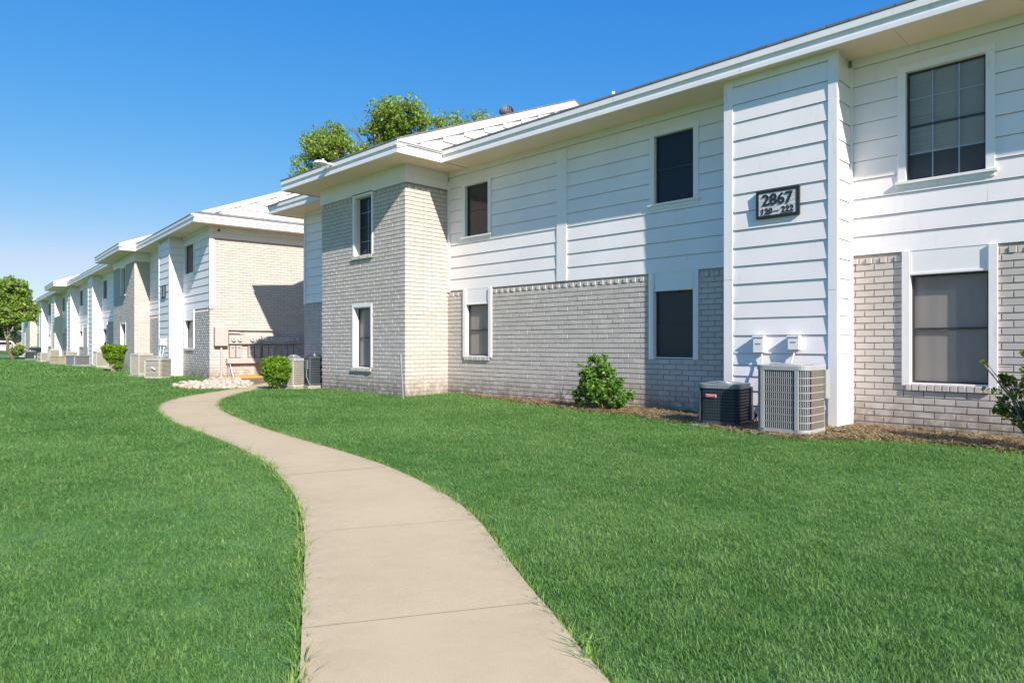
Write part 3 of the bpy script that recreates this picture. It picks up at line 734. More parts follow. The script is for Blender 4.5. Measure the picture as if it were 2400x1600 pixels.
# ---- security light on the bay fascia
sl_=empty('security_light',(8.93,15.5,5.86)); tag(sl_,'flat white dusk-to-dawn light on an arm at the brick bay eave','light fixture')
m=MB(); m.tube([(0.03,-.15,-.10),(-.05,-.05,-.06),(-.18,.15,-.04)],[.025,.025,.02],8); m.build('arm',TRIM,sl_,smooth=True)
m=MB(); m.tube([(-.22,.12,-.07),(-.22,.12,-.045),(-.22,.12,0),(-.22,.12,.03)],[.17,.19,.15,.03],20); m.build('lamp_shade',TRIM,sl_,smooth=True)
m=MB(); m.tube([(-.22,.12,-.071),(-.22,.12,-.10),(-.22,.12,-.12)],[.15,.13,.05],20); m.build('lens',GLASSW,sl_,smooth=True)
m=MB(); m.tube([(-.20,.02,.0),(-.20,.02,.05)],.025,10); m.build('photocell',WHITE,sl_)

# ---- leaning grey post at the bay corner
po=empty('grey_post',(9.13,12.67,0)); tag(po,'thin grey metal post leaning beside the sunlit bay corner','post')
m=MB(); m.tube([(0,0,-.05),(-.05,.03,1.0)],.022,10); m.tube([(-.04,.024,.78),(-.052,.03,1.02)],.032,10); m.build('pole',METAL,po)
# small hanging grey basket under far bay window
hb=empty('window_box',F2(6.55,38.75,.78),R2); tag(hb,'dark grey box hung under the far brick bay window','window box')
m=MB(); m.prism([(-.25,-.5),(-.02,-.5),(-.02,.5),(-.25,.5)],-.22,0,taper=1.12); m.build('box_body',METAL,hb)

# ================================================================= VEGETATION
def leaves(pts,size,flat=.0,aspect=1.9,rs=None,up=.4):
    rs=rs or np.random
    n=len(pts); pts=np.asarray(pts,dtype=float)
    a=rs.normal(size=(n,3)); a/=np.linalg.norm(a,axis=1)[:,None]
    nn=rs.normal(size=(n,3)); nn[:,2]+=up; b=np.cross(a,nn); b/=np.linalg.norm(b,axis=1)[:,None]+1e-9
    s=size*rs.uniform(.6,1.35,size=(n,1))
    c=np.cross(a,b)
    v=np.stack([pts-a*s*aspect/2,pts+b*s*.5+c*s*.12,pts+a*s*aspect/2,pts-b*s*.5+c*s*.12],axis=1).reshape(-1,3)
    q=np.arange(4*n).reshape(n,4); return v,q
def cluster(center,rad,n,rs,shell=.5):
    d=rs.normal(size=(n,3)); d/=np.linalg.norm(d,axis=1)[:,None]
    r=rs.uniform(shell**3,1,size=(n,1))**(1/3)
    return np.asarray(center)+d*r*np.asarray(rad)
def make_tree(name,loc,clumps,nleaf,size,mat,bark,trunk,limbs,label,cat,group=None,seed=1,sub=26,subr=.22,bare=(),trunkname='trunk',tn=8):
    """clumps: list of (center, radii) in local coords; each is filled with many small sub-clumps of leaves"""
    rs=np.random.RandomState(seed); rnd=random.Random(seed)
    root=empty(name,loc); tag(root,label,cat,group)
    tm=MB(); tm.tube(trunk[0],trunk[1],tn)
    tm.build(trunkname,bark,root,smooth=True)
    bm=MB(); allp=[]
    tot=sum(r[0]*r[1]*r[2] for c,r in clumps)
    for c,r in clumps:
        nsub=max(5,int(sub*(r[0]*r[1]*r[2]/tot)*len(clumps)))
        cen=cluster(c,r,nsub,rs,.35)
        start=min(limbs,key=lambda p:(Vector(p)-Vector(c)).length)
        mid=(Vector(start)+Vector(c))*.5+Vector((rnd.uniform(-.1,.1),rnd.uniform(-.1,.1),rnd.uniform(-.05,.15)))*(Vector(c)-Vector(start)).length
        L=(Vector(c)-Vector(start)).length
        r0=max(.006,min(.12,L*.02+.004*r[0]))
        bm.tube([start,mid,c],[r0*1.5,r0,r0*.6],6)
        per=int(nleaf*(r[0]*r[1]*r[2]/tot)/nsub)+1
        for q in cen:
            rr=subr*rnd.uniform(.6,1.4)
            bm.tube([c,tuple((Vector(c)+Vector(q))*.5+Vector((0,0,.05*r[2]))),tuple(q)],[r0*.6,r0*.4,r0*.2],4,cap=False)
            allp.append(cluster(q,(rr,rr,rr*.75),int(per*rnd.uniform(.5,1.5)),rs,.0))
    for p in bare: bm.tube(p,[.035,.022,.006],5)
    bm.build('branches',bark,root,smooth=True)
    v,q=leaves(np.concatenate(allp),size,rs=rs)
    np_mesh('crown',v,q,mat,root)
    return root
def at(px,d):   # ground position at a distance along a bearing (metres)
    k=(px-1200)/1600; return (d*(.7046+k*.7096),d*(.7096-k*.7046))
RX=(.7096,-.7046); FX=(.7046,.7096)     # sideways / away directions
def loc3(base,side,away,z): return (base[0]*0+RX[0]*side+FX[0]*away,RX[1]*side+FX[1]*away,z)
# big oak behind the near block
d0=34.; tb=at(905,d0); u=d0/1600
def cl(px,py,rw,rh,away=0,rd=None):
    return (loc3(tb,(px-905)*u,away,1.25+(807-py)*u),(rw*u,(rd or rw)*u,rh*u))
oak=[cl(925,280,62,45),cl(890,262,40,30,.6),cl(965,268,45,35,-.5),cl(985,300,34,32),cl(935,318,45,28,.4),cl(870,300,26,22),
     cl(765,335,50,45),cl(735,365,46,40,.4),cl(800,362,50,42,-.4),cl(845,378,40,30),cl(705,398,30,20),cl(785,305,24,24),cl(900,355,40,28,.5),
     cl(760,420,60,40),cl(860,430,70,50),cl(960,400,80,60,1),cl(835,378,50,28,.6),cl(805,335,30,34),cl(745,350,30,40,.5),cl(1005,325,40,30,.6),cl(1040,318,40,24,.9),cl(905,300,60,50,.8),cl(1010,440,60,50)]
lim=[loc3(tb,0,0,6.5),loc3(tb,-1.2,0,8.2),loc3(tb,.6,0,9.0),loc3(tb,.3,.5,10.4),loc3(tb,-2.2,0,9.2)]
rb=random.Random(2); bare=[]
for i in range(16):
    ex,ey=rb.uniform(805,880),rb.uniform(255,330); sx_,sy_=rb.uniform(885,905),rb.uniform(375,400)
    bare.append([loc3(tb,(sx_-905)*u,0,1.25+(807-sy_)*u),loc3(tb,((sx_+ex)/2+rb.uniform(-6,10)-905)*u,rb.uniform(-.4,.4),1.25+(807-(sy_+ey)/2)*u),loc3(tb,(ex-905)*u,rb.uniform(-.8,.8),1.25+(807-ey)*u)])
make_tree('oak_tree',(tb[0],tb[1],0),oak,36000,.076,LEAF_OAK,BARK,([(0,0,-.2),(.1,0,3),(0,.1,6.5),lim[3]],[.34,.27,.2,.08]),lim,'tall leafy tree rising behind the near roof with a bare twiggy gap','tree','trees behind the apartment roofs',3,sub=34,subr=.40,bare=bare)
d0=42.; tb=at(1090,d0); u=d0/1600
cl2=[(loc3(tb,(px-1090)*u,aw,1.25+(807-py)*u),(rw*u,rw*u,rh*u)) for px,py,rw,rh,aw in ((1030,295,24,24,0),(1070,280,28,22,.5),(1110,285,26,22,0),(1140,282,18,15,.3),(1060,320,50,30,0),(1120,330,50,34,0),(1165,330,30,25,0),(1090,390,80,50,0))]
make_tree('oak_tree',(tb[0],tb[1],0),cl2,15000,.09,LEAF_OAK,BARK,([(0,0,-.2),(0,0,6),(0,0,11)],[.3,.22,.1]),[loc3(tb,0,0,8),loc3(tb,0,0,10.5)],'lower sparse treetop just left of the roof turbine vent','tree','trees behind the apartment roofs',5,sub=32,subr=.48)
# young tree at far left
d0=56.; tb=at(30,d0); u=d0/1600
S=lambda px,py,aw=0:loc3(tb,(px-30)*u,aw,1.25+(807-py)*u)
yt=[(S(px,py,aw),(rw*u,rw*u,rh*u)) for px,py,rw,rh,aw in ((10,690,32,28,0),(35,700,30,30,.6),(0,730,34,26,0),(58,725,26,24,0),(28,735,34,22,-.5),(45,672,18,16,0),(-25,705,34,34,.5),(70,745,16,14,0),(18,665,16,14,0),(5,660,14,14,.4))]
lm=[S(18,800),S(15,790),S(24,770),S(5,765)]
make_tree('young_tree',(tb[0],tb[1],0),yt,14000,.13,LEAF_YNG,BARK,([S(34,846),S(26,832),S(19,822),S(20,806),S(18,797)],[.16,.14,.12,.11,.09]),lm,'young tree with a sharply bent trunk at the far left','tree',None,8,sub=34,subr=.33)
r=[o for o in C.objects if o.name.startswith('young_tree')][0]
m=MB()
for a,b,c in ((S(18,798),S(12,780),S(6,750)),(S(18,798),S(19,775),S(20,745)),(S(18,798),S(26,778),S(38,752))): m.tube([a,b,c],[.085,.065,.045],7)
m.build('stem',BARKL,r,smooth=True)

def shrub(name,loc,lobes,nleaf,size,mat,label,seed,stems=9,stemr=.011,height=1.0,group=None,bark=TWIG,subr=.09,sub=20,aspect=1.9,fill=0):
    rs=np.random.RandomState(seed); rnd=random.Random(seed); root=empty(name,loc); tag(root,label,'bush',group)
    bm=MB(); ap=[]; tot=sum(r[0]*r[1]*r[2] for c,r in lobes)
    for c,r in lobes:
        ns=max(4,int(sub*len(lobes)*r[0]*r[1]*r[2]/tot)); cen=cluster(c,r,ns,rs,.5); per=int(nleaf*(r[0]*r[1]*r[2]/tot)/ns)+1
        for q in cen:
            q[2]=max(q[2],.04)
            ap.append(cluster(q,(subr,subr,subr*.8),int(per*rnd.uniform(.5,1.5)),rs,0))
            if rnd.random()<.6: bm.tube([(rnd.uniform(-.08,.08),rnd.uniform(-.08,.08),0),tuple((q[0]*.5,q[1]*.5,q[2]*.6)),tuple(q)],[stemr,stemr*.7,stemr*.3],5,cap=False)
    bm.build('stems',bark,root,smooth=True)
    if fill:
        for c,r in lobes: ap.append(cluster(c,r,int(fill*(r[0]*r[1]*r[2]/tot)),rs,.75))
    p=np.concatenate(ap); p[:,2]=np.maximum(p[:,2],.015)
    v,q=leaves(p,size,rs=rs,aspect=aspect); np_mesh('foliage',v,q,mat,root); return root
G='shrubs planted beside the walls'
shrub('shrub',(10.32,7.98,0),[((0,0,.45),(.36,.36,.36)),((-.08,.12,.78),(.27,.26,.22)),((.02,.10,.98),(.15,.15,.13)),((.1,-.30,.32),(.28,.28,.26)),((.0,.36,.30),(.22,.26,.24)),((-.05,-.18,.72),(.18,.22,.14)),((.1,-.42,.55),(.12,.14,.09)),((-.05,.5,.45),(.10,.12,.08))],6000,.034,LEAF_SHR,'irregular leafy green shrub in the soil below the main brick wall',11,subr=.075,group=G,aspect=2.1,sub=24)
shrub('shrub',(8.62,17.85,0),[((0,0,.55),(.40,.40,.36)),((-.05,.05,.68),(.34,.34,.26)),((0,0,.3),(.30,.30,.2)),((.12,-.12,.80),(.2,.2,.12))],7500,.032,LEAF_LIME,'round bright yellow-green bush in front of the electric meters',12,subr=.06,group=G,sub=34,fill=3000)
bigsh=shrub('shrub',(9.83,1.27,0),[((0,0,.62),(.30,.40,.36)),((-.05,-.22,.9),(.24,.35,.22)),((0,.22,.45),(.2,.2,.18)),((.0,.05,1.05),(.12,.12,.10)),((.05,-.3,.4),(.3,.4,.3)),((-.05,.38,.62),(.08,.12,.05)),((-.06,.45,.92),(.03,.10,.03))],4200,.034,LEAF_DK,'dark shrub with reaching twigs cut off by the right edge',13,stems=14,stemr=.012,subr=.07,group=G)
bigsh.scale=(1.12,1.12,1.12)
s=shrub('topiary',F2(5.55,34.8),[((0,0,1.0),(.48,.48,.22)),((.25,.25,1.08),(.22,.22,.14)),((-.25,-.25,1.08),(.22,.22,.14)),((.25,-.25,1.08),(.22,.22,.14)),((-.25,.25,1.08),(.22,.22,.14)),((0,0,.78),(.42,.42,.26)),((0,0,.58),(.30,.30,.2)),((.12,-.12,.3),(.22,.22,.14))],7000,.045,LEAF_LIME,'flat-topped trimmed topiary bush beside the far brick bay',14,subr=.06,group=G,bark=BARKL,sub=60,fill=9000)
m=MB(); m.tube([(0,0,-.03),(.03,0,.25),(0,.02,.6)],[.07,.055,.04],8); m.build('trunk',BARKL,s,smooth=True)
shrub('shrub',F2(4.75,80.5),[((0,0,.7),(.6,.6,.45)),((.2,0,1.0),(.4,.4,.3)),((.0,.0,.3),(.35,.35,.25))],1800,.09,LEAF_YNG,'small rough shrub far left behind the young tree',15,subr=.15,group=G)
# little bare stick plant in the soil bed
st=empty('dry_weed',(10.55,9.2,0)); tag(st,'bare dry weed stalks in the soil left of the leafy shrub','plant')
m=MB()
for a,b in ((.05,.45),(-.12,.5),(.22,.3),(-.3,.35)): m.tube([(0,0,0),(a*.3,a*.5,b*.5),(a*.2,a,b)],[.006,.005,.003],5)
m.build('stalks',TWIG,st)

# far background beyond the fence
def fartree(px,d,w,h,seed,label):
    tb=at(px,d); k=[((random.Random(seed+i).uniform(-w*.5,w*.5),random.Random(seed*3+i).uniform(-w*.3,w*.3),h*random.Random(seed*7+i).uniform(.35,.8)),(w*.28,w*.28,h*.17)) for i in range(8)]
    return make_tree('background_tree',(tb[0],tb[1],0),k,2600,.34,LEAF_FAR,BARK,([(0,0,-.2),(0,0,h*.55)],[.25,.12]),[(0,0,h*.4),(0,0,h*.55)],label,'tree','trees far beyond the fence',seed,sub=12,subr=.9)
for i,(px,d,w,h,lb) in enumerate(((-10,118,9,9,'far tree beyond the fence at the left edge'),(22,132,10,9.5,'far tree beyond the fence behind the bent trunk'),(55,145,11,10,'far tree beyond the fence beside the end of the far block'),(-60,125,12,10,'far tree outside the left edge'),(38,160,12,7,'low far tree behind the tan house'))):
    fartree(px,d,w,h,30+i,lb)
for i,(px,d,h) in enumerate(((-160,150,10),(-300,160,12),(-430,170,10),(-600,165,13),(-800,180,12),(-1050,170,13),(-1350,180,12),(-1700,190,14))):
    fartree(px,d,h*1.3,h,60+i,('first','second','third','fourth','fifth','sixth','seventh','eighth')[i]+' far tree along the horizon, counted from the left picture edge outward')
hx,hy=at(44,125); hs=empty('distant_house',(hx,hy,0),R2); tag(hs,'tiny tan and brown house roof far beyond the fence','house')
m=MB(); m.box(-3.5,3.5,-3,3,-.1,2.5); m.build('wall',m_plain('tan_wall',(.36,.27,.2),.8),hs)
m=MB(); m.add([(-4,-3.4,2.45),(4,-3.4,2.45),(4,3.4,2.45),(-4,3.4,2.45),(-4,0,3.8),(4,0,3.8)],[(0,1,5,4),(2,3,4,5),(0,4,3),(1,2,5),(0,3,2,1)]); m.build('roof',m_plain('tan_roof',(.42,.30,.2),.9),hs)
for yy_ in (-1.5,1.2):
    m=MB(); m.box(-3.53,-3.505,yy_-.5,yy_+.5,1.0,2.0); m.build('window',SCREEN,hs)
# white van roof behind the fence
vx,vy=at(3,96); vn=empty('parked_van',(vx,vy,0),R2+.4); tag(vn,'white vehicle roof showing behind the fence at the far left','vehicle')
m=MB(); pts=[(-2.3,.35),(2.3,.35),(2.3,1.0),(1.5,1.15),(1.0,1.75),(-1.9,1.8),(-2.3,1.2)]
m.add([(x,-.9,z) for x,z in pts]+[(x,.9,z) for x,z in pts],[tuple(range(6,-1,-1)),tuple(range(7,14))]+[(i,(i+1)%7,7+(i+1)%7,7+i) for i in range(7)]); m.build('body',WHITE,vn,bevel=.08)
for x in (-1.4,1.45):
    for y_ in (-.92,.76):
        m=MB(); m.tube([(x,y_,.33),(x,y_+.16,.33)],.33,14); m.build('wheel',BLACK,vn)
m=MB(); m.box(-1.7,.9,-.906,-.9,1.2,1.6); m.build('side_window',SCREEN,vn)
# picket fence
fx0,fy0=at(-60,84); fx1,fy1=at(52,84)
fn=empty('metal_fence',(fx0,fy0,0)); tag(fn,'thin dark metal picket fence at the far left end of the lawn','fence')
dx,dy=fx1-fx0,fy1-fy0; L=math.hypot(dx,dy); ux,uy=dx/L,dy/L
m=MB(); n=int(L/.14)
for i in range(n): 
    x,y=ux*i*.14,uy*i*.14; m.box(x-.012,x+.012,y-.012,y+.012,0,1.3)
m.build('pickets',BLACK,fn)
m=MB()
for z in (.15,1.25,1.05): m.tube([(0,0,z),(dx,dy,z)],.022,5)
m.build('rail',BLACK,fn)
for i in range(0,n,17):
    m=MB(); x,y=ux*i*.14,uy*i*.14; m.box(x-.035,x+.035,y-.035,y+.035,-.1,1.42); m.build('fence_post',BLACK,fn)

# ================================================================= GROUND, PATH, BEDS
def smooth_poly(pts,n=3):
    for _ in range(n):
        q=[pts[0]]
        for a,b in zip(pts,pts[1:]): q+= [(a[0]*.75+b[0]*.25,a[1]*.75+b[1]*.25),(a[0]*.25+b[0]*.75,a[1]*.25+b[1]*.75)]
        q.append(pts[-1]); pts=q
    return pts
PLl=[(-.9,-1.6),(-.1,-.1),(.6,1.2),(1.22,2.34),(1.57,2.98),(1.88,3.55),(2.14,4.03),(2.39,4.55),(2.63,5.08),(2.88,5.79),(3.18,6.74),(3.42,7.92),(3.60,9.27),(3.72,10.5),(3.87,11.75),(4.15,13.1),(4.52,14.4),(4.95,15.5),(5.59,16.5),(6.45,17.5),(7.6,18.55),(9.0,20.2),(10.3,21.6),(11,23.2)]
PRr=[(.1,-2.2),(.9,-.7),(1.5,.55),(2.02,1.55),(2.28,1.99),(2.63,2.61),(2.99,3.19),(3.27,3.67),(3.51,4.2),(3.76,4.93),(4.01,5.91),(4.14,6.77),(4.28,8.07),(4.40,9.0),(4.52,9.9),(4.72,11.0),(4.98,12.2),(5.27,13.29),(5.83,14.8),(6.6,16.2),(7.55,17.35),(8.75,18.75),(9.95,20.0),(11.4,21.3),(12.2,23.2)]
PLl=smooth_poly(PLl); PRr=smooth_poly(PRr)
def resample(p,n):
    p=np.array(p); s=np.concatenate([[0],np.cumsum(np.linalg.norm(np.diff(p,axis=0),axis=1))]); t=np.linspace(0,s[-1],n)
    return np.stack([np.interp(t,s,p[:,0]),np.interp(t,s,p[:,1])],1)
# pair the two edges by nearest point so that cross joints are square to the walk
A=resample(PLl,520)
Bf=resample(PRr,4000); Bm=[]; last=0
for i,a in enumerate(A):
    t=A[min(i+1,519)]-A[max(i-1,0)]; t/=np.linalg.norm(t)
    proj=np.abs((Bf-a)@t)+.05*np.linalg.norm(Bf-a,axis=1); proj[:last]=1e9; proj[np.linalg.norm(Bf-a,axis=1)>2.2]=1e9
    last=int(np.argmin(proj)); Bm.append(last)
Bm=np.convolve(np.pad(np.array(Bm,float),12,mode='edge'),np.ones(25)/25,'valid'); B=Bf[np.clip(Bm.astype(int),0,3999)]
s=np.concatenate([[0],np.cumsum(np.linalg.norm(np.diff(A,axis=0),axis=1))])
def nearest_s(x,y): return s[int(np.argmin(np.linalg.norm(A-np.array([x,y]),axis=1)))]
jmain=nearest_s(1.43,2.72)
joints=sorted([jmain,nearest_s(2.19,4.10),nearest_s(4.05,12.5),nearest_s(3.0,6.1),nearest_s(3.5,8.4),nearest_s(3.74,10.5),nearest_s(5.0,15.4),nearest_s(.6,1.2),nearest_s(7.0,18.0)])
rows=[]; 
mbp=MB(); NX=10; zt=.022; edgev=[]
cuts=[0]+joints+[s[-1]]
for sj in joints:      # shallow tooled joint floor
    dj=.022 if sj==jmain else .006
    pa=[(np.interp(sj+q,s,A[:,0]),np.interp(sj+q,s,A[:,1])) for q in (-.02,.02)]; pb=[(np.interp(sj+q,s,B[:,0]),np.interp(sj+q,s,B[:,1])) for q in (-.02,.02)]
    mbp.add([(*pa[0],zt-dj),(*pb[0],zt-dj),(*pb[1],zt-dj),(*pa[1],zt-dj)],[(0,1,2,3)]); edgev+= [.3]*4
for ci,(sa,sb) in enumerate(zip(cuts,cuts[1:])):
    ga=.0045 if sa==jmain else .0018; gb_=.0045 if sb==jmain else .0018; ts=np.arange(sa+ga,sb-gb_-.01,.09); ts=np.append(ts,sb-gb_)
    ax=np.stack([np.interp(ts,s,A[:,0]),np.interp(ts,s,A[:,1])],1); bx=np.stack([np.interp(ts,s,B[:,0]),np.interp(ts,s,B[:,1])],1)
    base=len(mbp.v); dz=random.uniform(-.0015,.0015); W=NX+3
    for a,b in zip(ax,bx):
        for j in range(-1,NX+2):
            f=min(max(j/NX,0),1); p=a*(1-f)+b*f; edge=(j<0 or j>NX)
            mbp.v.append((p[0],p[1],-.05 if edge else zt+dz)); edgev.append(max(0,1-min(f,1-f)/.28) if not edge else 1)
    for i in range(len(ts)-1):
        for j in range(W-1): q=base+i*W+j; mbp.f.append((q,q+1,q+W+1,q+W))
po_=mbp.build('path',PATH); tag(po_,kind='structure')
at_=po_.data.attributes.new('edge','FLOAT','POINT'); at_.data.foreach_set('value',edgev)
# soil bed polygon (world)
soil_edge=[(9.5,-6),(9.6,0),(9.63,1.41),(9.71,2.2),(9.6,2.85),(9.2,3.2),(8.9,3.6),(8.98,4.3),(9.25,5.2),(9.62,6.3),(9.8,7.3),(9.98,9.07),(10.45,11.0),(10.9,12.6),(11.1,13.2)]
se=smooth_poly(soil_edge,2); sb_=MB()
n=len(se)
rr=random.Random(5); sv=[];NXs=14
for i,(x,y) in enumerate(se):
    for j in range(NXs+1):
        f=j/NXs; xx=x+(11.05-x)*f if x<11.05 else x+.02*f
        sv.append((xx,y,.006+.035*math.sin(PI*min(1,f*1.0))*(.5+.5*noise.noise(Vector((xx*2,y*2,0))))+.03*f))
sb_.add(sv,[(i*(NXs+1)+j,i*(NXs+1)+j+1,(i+1)*(NXs+1)+j+1,(i+1)*(NXs+1)+j) for i in range(n-1) for j in range(NXs)])
o=sb_.build('soil_bed',SOIL,smooth=True); tag(o,kind='structure')
# bare strip round the stones / between the blocks
gp=MB(); poly=[(6.9,20.9),(6.95,19.6),(7.6,18.95),(8.3,18.3),(8.9,17.3),(9.75,17.0),(11.0,17.3),(11.1,21),(16,21),(16,25),(9.8,25.6),(9.2,24.4),(8.0,22.8)]
gp.add([(x,y,.005) for x,y in poly],[tuple(range(len(poly)))]); o=gp.build('bare_ground',SOIL); tag(o,kind='structure')
# orange sand heaped at the foot of the meter wall
os_=MB(); nx=26
for i in range(nx+1):
    x=7.5+3.0*i/nx; hgt=.10*abs(math.sin(PI*i/nx))**.5*(1+.3*math.sin(i*1.3))
    for dyy,z in ((-.02,hgt),(-.25,hgt*.8),(-.55,0)):
        p=F2(x,26.23+dyy); os_.v.append((p[0],p[1],z+.006))
os_.f=[(i*3+j,i*3+j+1,i*3+j+4,i*3+j+3) for i in range(nx) for j in range(2)]
o=os_.build('orange_sand',ORANGE,smooth=True); tag(o,kind='structure')
# limestone rocks: every one its own object, sharing a few meshes
import bmesh
def rockmesh(seed):
    bm=bmesh.new(); bmesh.ops.create_icosphere(bm,subdivisions=2,radius=1)
    rnd=random.Random(seed)
    planes=[(Vector((rnd.gauss(0,1),rnd.gauss(0,1),rnd.gauss(0,.8))).normalized(),rnd.uniform(.45,.8)) for _ in range(9)]
    for v in bm.verts:
        for n_,d_ in planes:
            e=v.co.dot(n_)-d_
            if e>0: v.co-=n_*e
        v.co+=v.co*noise.noise(v.co*2+Vector((seed,0,0)))*.12
        v.co.z*=.7
    me=bpy.data.meshes.new('rock'); bm.to_mesh(me); bm.free(); me.materials.append(ROCK); return me
RM=[rockmesh(i) for i in range(7)]
rnd=random.Random(21)
def inpoly(x,y,p):
    c=False; n=len(p)
    for i in range(n):
        x1,y1=p[i]; x2,y2=p[i-1]
        if (y1>y)!=(y2>y) and x<(x2-x1)*(y-y1)/(y2-y1)+x1: c=not c
    return c
rp=[(7.1,21.2),(7.15,19.9),(7.6,19.2),(8.1,19.0),(8.75,19.75),(9.35,21.0),(9.9,22.9),(9.9,24.6),(9.4,24.5),(8.7,23.2),(7.8,22.4)]
placed=[]; tries=0
while len(placed)<170 and tries<9000:
    tries+=1; x=rnd.uniform(7,10); y=rnd.uniform(19,25)
    if not inpoly(x,y,rp): continue
    s_=rnd.uniform(.06,.155)
    if any((x-a)**2+(y-b)**2<(.62*(s_+c))**2 for a,b,c in placed): continue
    placed.append((x,y,s_))
    o=link('limestone_rock',RM[rnd.randrange(7)]); o.location=(x,y,s_*.30); o.rotation_euler=(rnd.uniform(-.4,.4),rnd.uniform(-.4,.4),rnd.uniform(0,6.3)); o.scale=(s_,s_*rnd.uniform(.8,1.2),s_*rnd.uniform(.65,.95))
    tag(o,'rough white limestone rock in the pile below the electric meters','rock','white rocks piled below the electric meters')

# ground sheet to the horizon
g=MB(); xs=[-900,-300,-100,-40]+[i*1.0 for i in range(-20,41)]+[60,100,300,900]
n_=len(xs)
for x in xs:
    for y in xs: g.v.append((x,y+10,-.012+ (0 if abs(x)>40 else .012*noise.noise(Vector((x*.3,y*.3,3))))))
g.f=[(i*n_+j,(i+1)*n_+j,(i+1)*n_+j+1,i*n_+j+1) for i in range(n_-1) for j in range(n_-1)]
o=g.build('ground',GROUND,smooth=True); tag(o,kind='structure')

# ---------------------------------------------------------------- grass (scattered tufts, geometry nodes)
def tuft_geo(nb,h,rad,wd,seed,lean=.6):
    rnd=random.Random(seed); v=[];f=[]
    for i in range(nb):
        a=rnd.uniform(0,2*PI); r=rad*math.sqrt(rnd.random()); x,y=r*math.cos(a),r*math.sin(a)
        da=rnd.uniform(0,2*PI); hh=h*rnd.uniform(.55,1.15); ln=hh*lean*rnd.uniform(.3,1.3); w=wd*rnd.uniform(.7,1.3)
        px,py=-math.sin(da)*w/2,math.cos(da)*w/2; dx_,dy_=math.cos(da),math.sin(da)
        b=len(v)
        v+=[(x-px,y-py,0),(x+px,y+py,0),(x+dx_*ln*.4+px*.8,y+dy_*ln*.4+py*.8,hh*.62),(x+dx_*ln*.4-px*.8,y+dy_*ln*.4-py*.8,hh*.62),(x+dx_*ln,y+dy_*ln,hh)]
        f+=[(b,b+1,b+2,b+3),(b+3,b+2,b+4)]
    return v,f
def scatter(name,pts,sc,mat,tv,tf,seed=0,tilt=.25):
    """pts Nx3 loose vertices carry a scale; the tuft itself is in the same mesh and is instanced on them"""
    n=len(pts); me=bpy.data.meshes.new(name); k=len(tv)
    me.from_pydata([tuple(v) for v in tv]+[tuple(p) for p in pts],[],tf); me.update(); me.materials.append(mat)
    a=me.attributes.new('sc','FLOAT','POINT'); a.data.foreach_set('value',np.concatenate([np.zeros(k),sc]).astype(np.float32))
    o=link(name,me); ng=bpy.data.node_groups.new(name,'GeometryNodeTree')
    ng.interface.new_socket('Geometry',in_out='INPUT',socket_type='NodeSocketGeometry'); ng.interface.new_socket('Geometry',in_out='OUTPUT',socket_type='NodeSocketGeometry')
    N=ng.nodes.new; gi=N('NodeGroupInput'); go=N('NodeGroupOutput'); at=N('GeometryNodeInputNamedAttribute'); at.data_type='FLOAT'; at.inputs['Name'].default_value='sc'
    cmp=N('FunctionNodeCompare'); cmp.data_type='FLOAT'; cmp.operation='GREATER_THAN'; cmp.inputs['B'].default_value=.001
    sp=N('GeometryNodeSeparateGeometry'); sp.domain='POINT'; iop=N('GeometryNodeInstanceOnPoints')
    rv=N('FunctionNodeRandomValue'); rv.data_type='FLOAT_VECTOR'; rv.inputs['Min'].default_value=(-tilt,-tilt,0); rv.inputs['Max'].default_value=(tilt,tilt,6.283); rv.inputs['Seed'].default_value=seed
    L=ng.links.new
    L(at.outputs['Attribute'],cmp.inputs['A']); L(gi.outputs[0],sp.inputs['Geometry']); L(cmp.outputs[0],sp.inputs['Selection'])
    L(sp.outputs['Selection'],iop.inputs['Points']); L(sp.outputs['Inverted'],iop.inputs['Instance'])
    L(rv.outputs[0],iop.inputs['Rotation']); L(at.outputs['Attribute'],iop.inputs['Scale']); L(iop.outputs[0],go.inputs[0])
    md=o.modifiers.new('scatter','NODES'); md.node_group=ng
    return o
def on_path_mask(x,y,grow=.0):
    from math import floor
    poly=np.concatenate([A,B[::-1]])
    ins=np.zeros(len(x),bool); x1,y1=poly[:,0],poly[:,1]; x2,y2=np.roll(x1,1),np.roll(y1,1)
    for i in range(len(poly)):
        if y1[i]==y2[i]: continue
        c=((y1[i]>y)!=(y2[i]>y))&(x<(x2[i]-x1[i])*(y-y1[i])/(y2[i]-y1[i])+x1[i]); ins^=c
    return ins
sex=np.array([p[0] for p in se]); sey=np.array([p[1] for p in se])
polyb=poly
def blocked(x,y):
    m=on_path_mask(x,y)
    m|=(x>np.interp(y,sey,sex))&(y<13.3)
    m|=(x>9.72)&(y>=13.3)&(y<17.4)
    bx=np.array([inpoly(a,b,polyb) for a,b in zip(x,y)]); m|=bx
    # building two in its own frame
    xx=x*math.cos(PHI)-y*math.sin(PHI); yy=x*math.sin(PHI)+y*math.cos(PHI)
    m|=(xx>7.0)&(yy>26.0)
    m|=(x>9.3)&(y>20)
    return m
def lawn_points(dens,d0,d1,seed,b0=-52,b1=62):
    rs=np.random.RandomState(seed); P_=[];
    a0,a1=math.radians(b0),math.radians(b1)   # bearing from the view axis
    edges=np.linspace(d0,d1,40)
    for ra,rb in zip(edges,edges[1:]):
        area=.5*(a1-a0)*(rb**2-ra**2); n=int(area*dens((ra+rb)/2)); 
        r=np.sqrt(rs.uniform(ra**2,rb**2,n)); a=rs.uniform(a0,a1,n)
        P_.append(np.stack([r*np.sin(a+math.radians(44.82)),r*np.cos(a+math.radians(44.82))],1))
    p=np.concatenate(P_); p=p[~blocked(p[:,0],p[:,1])]; return p,rs
p,rs=lawn_points(lambda d:1500*min(1,(4.5/d)**1.15),1.5,30,1)
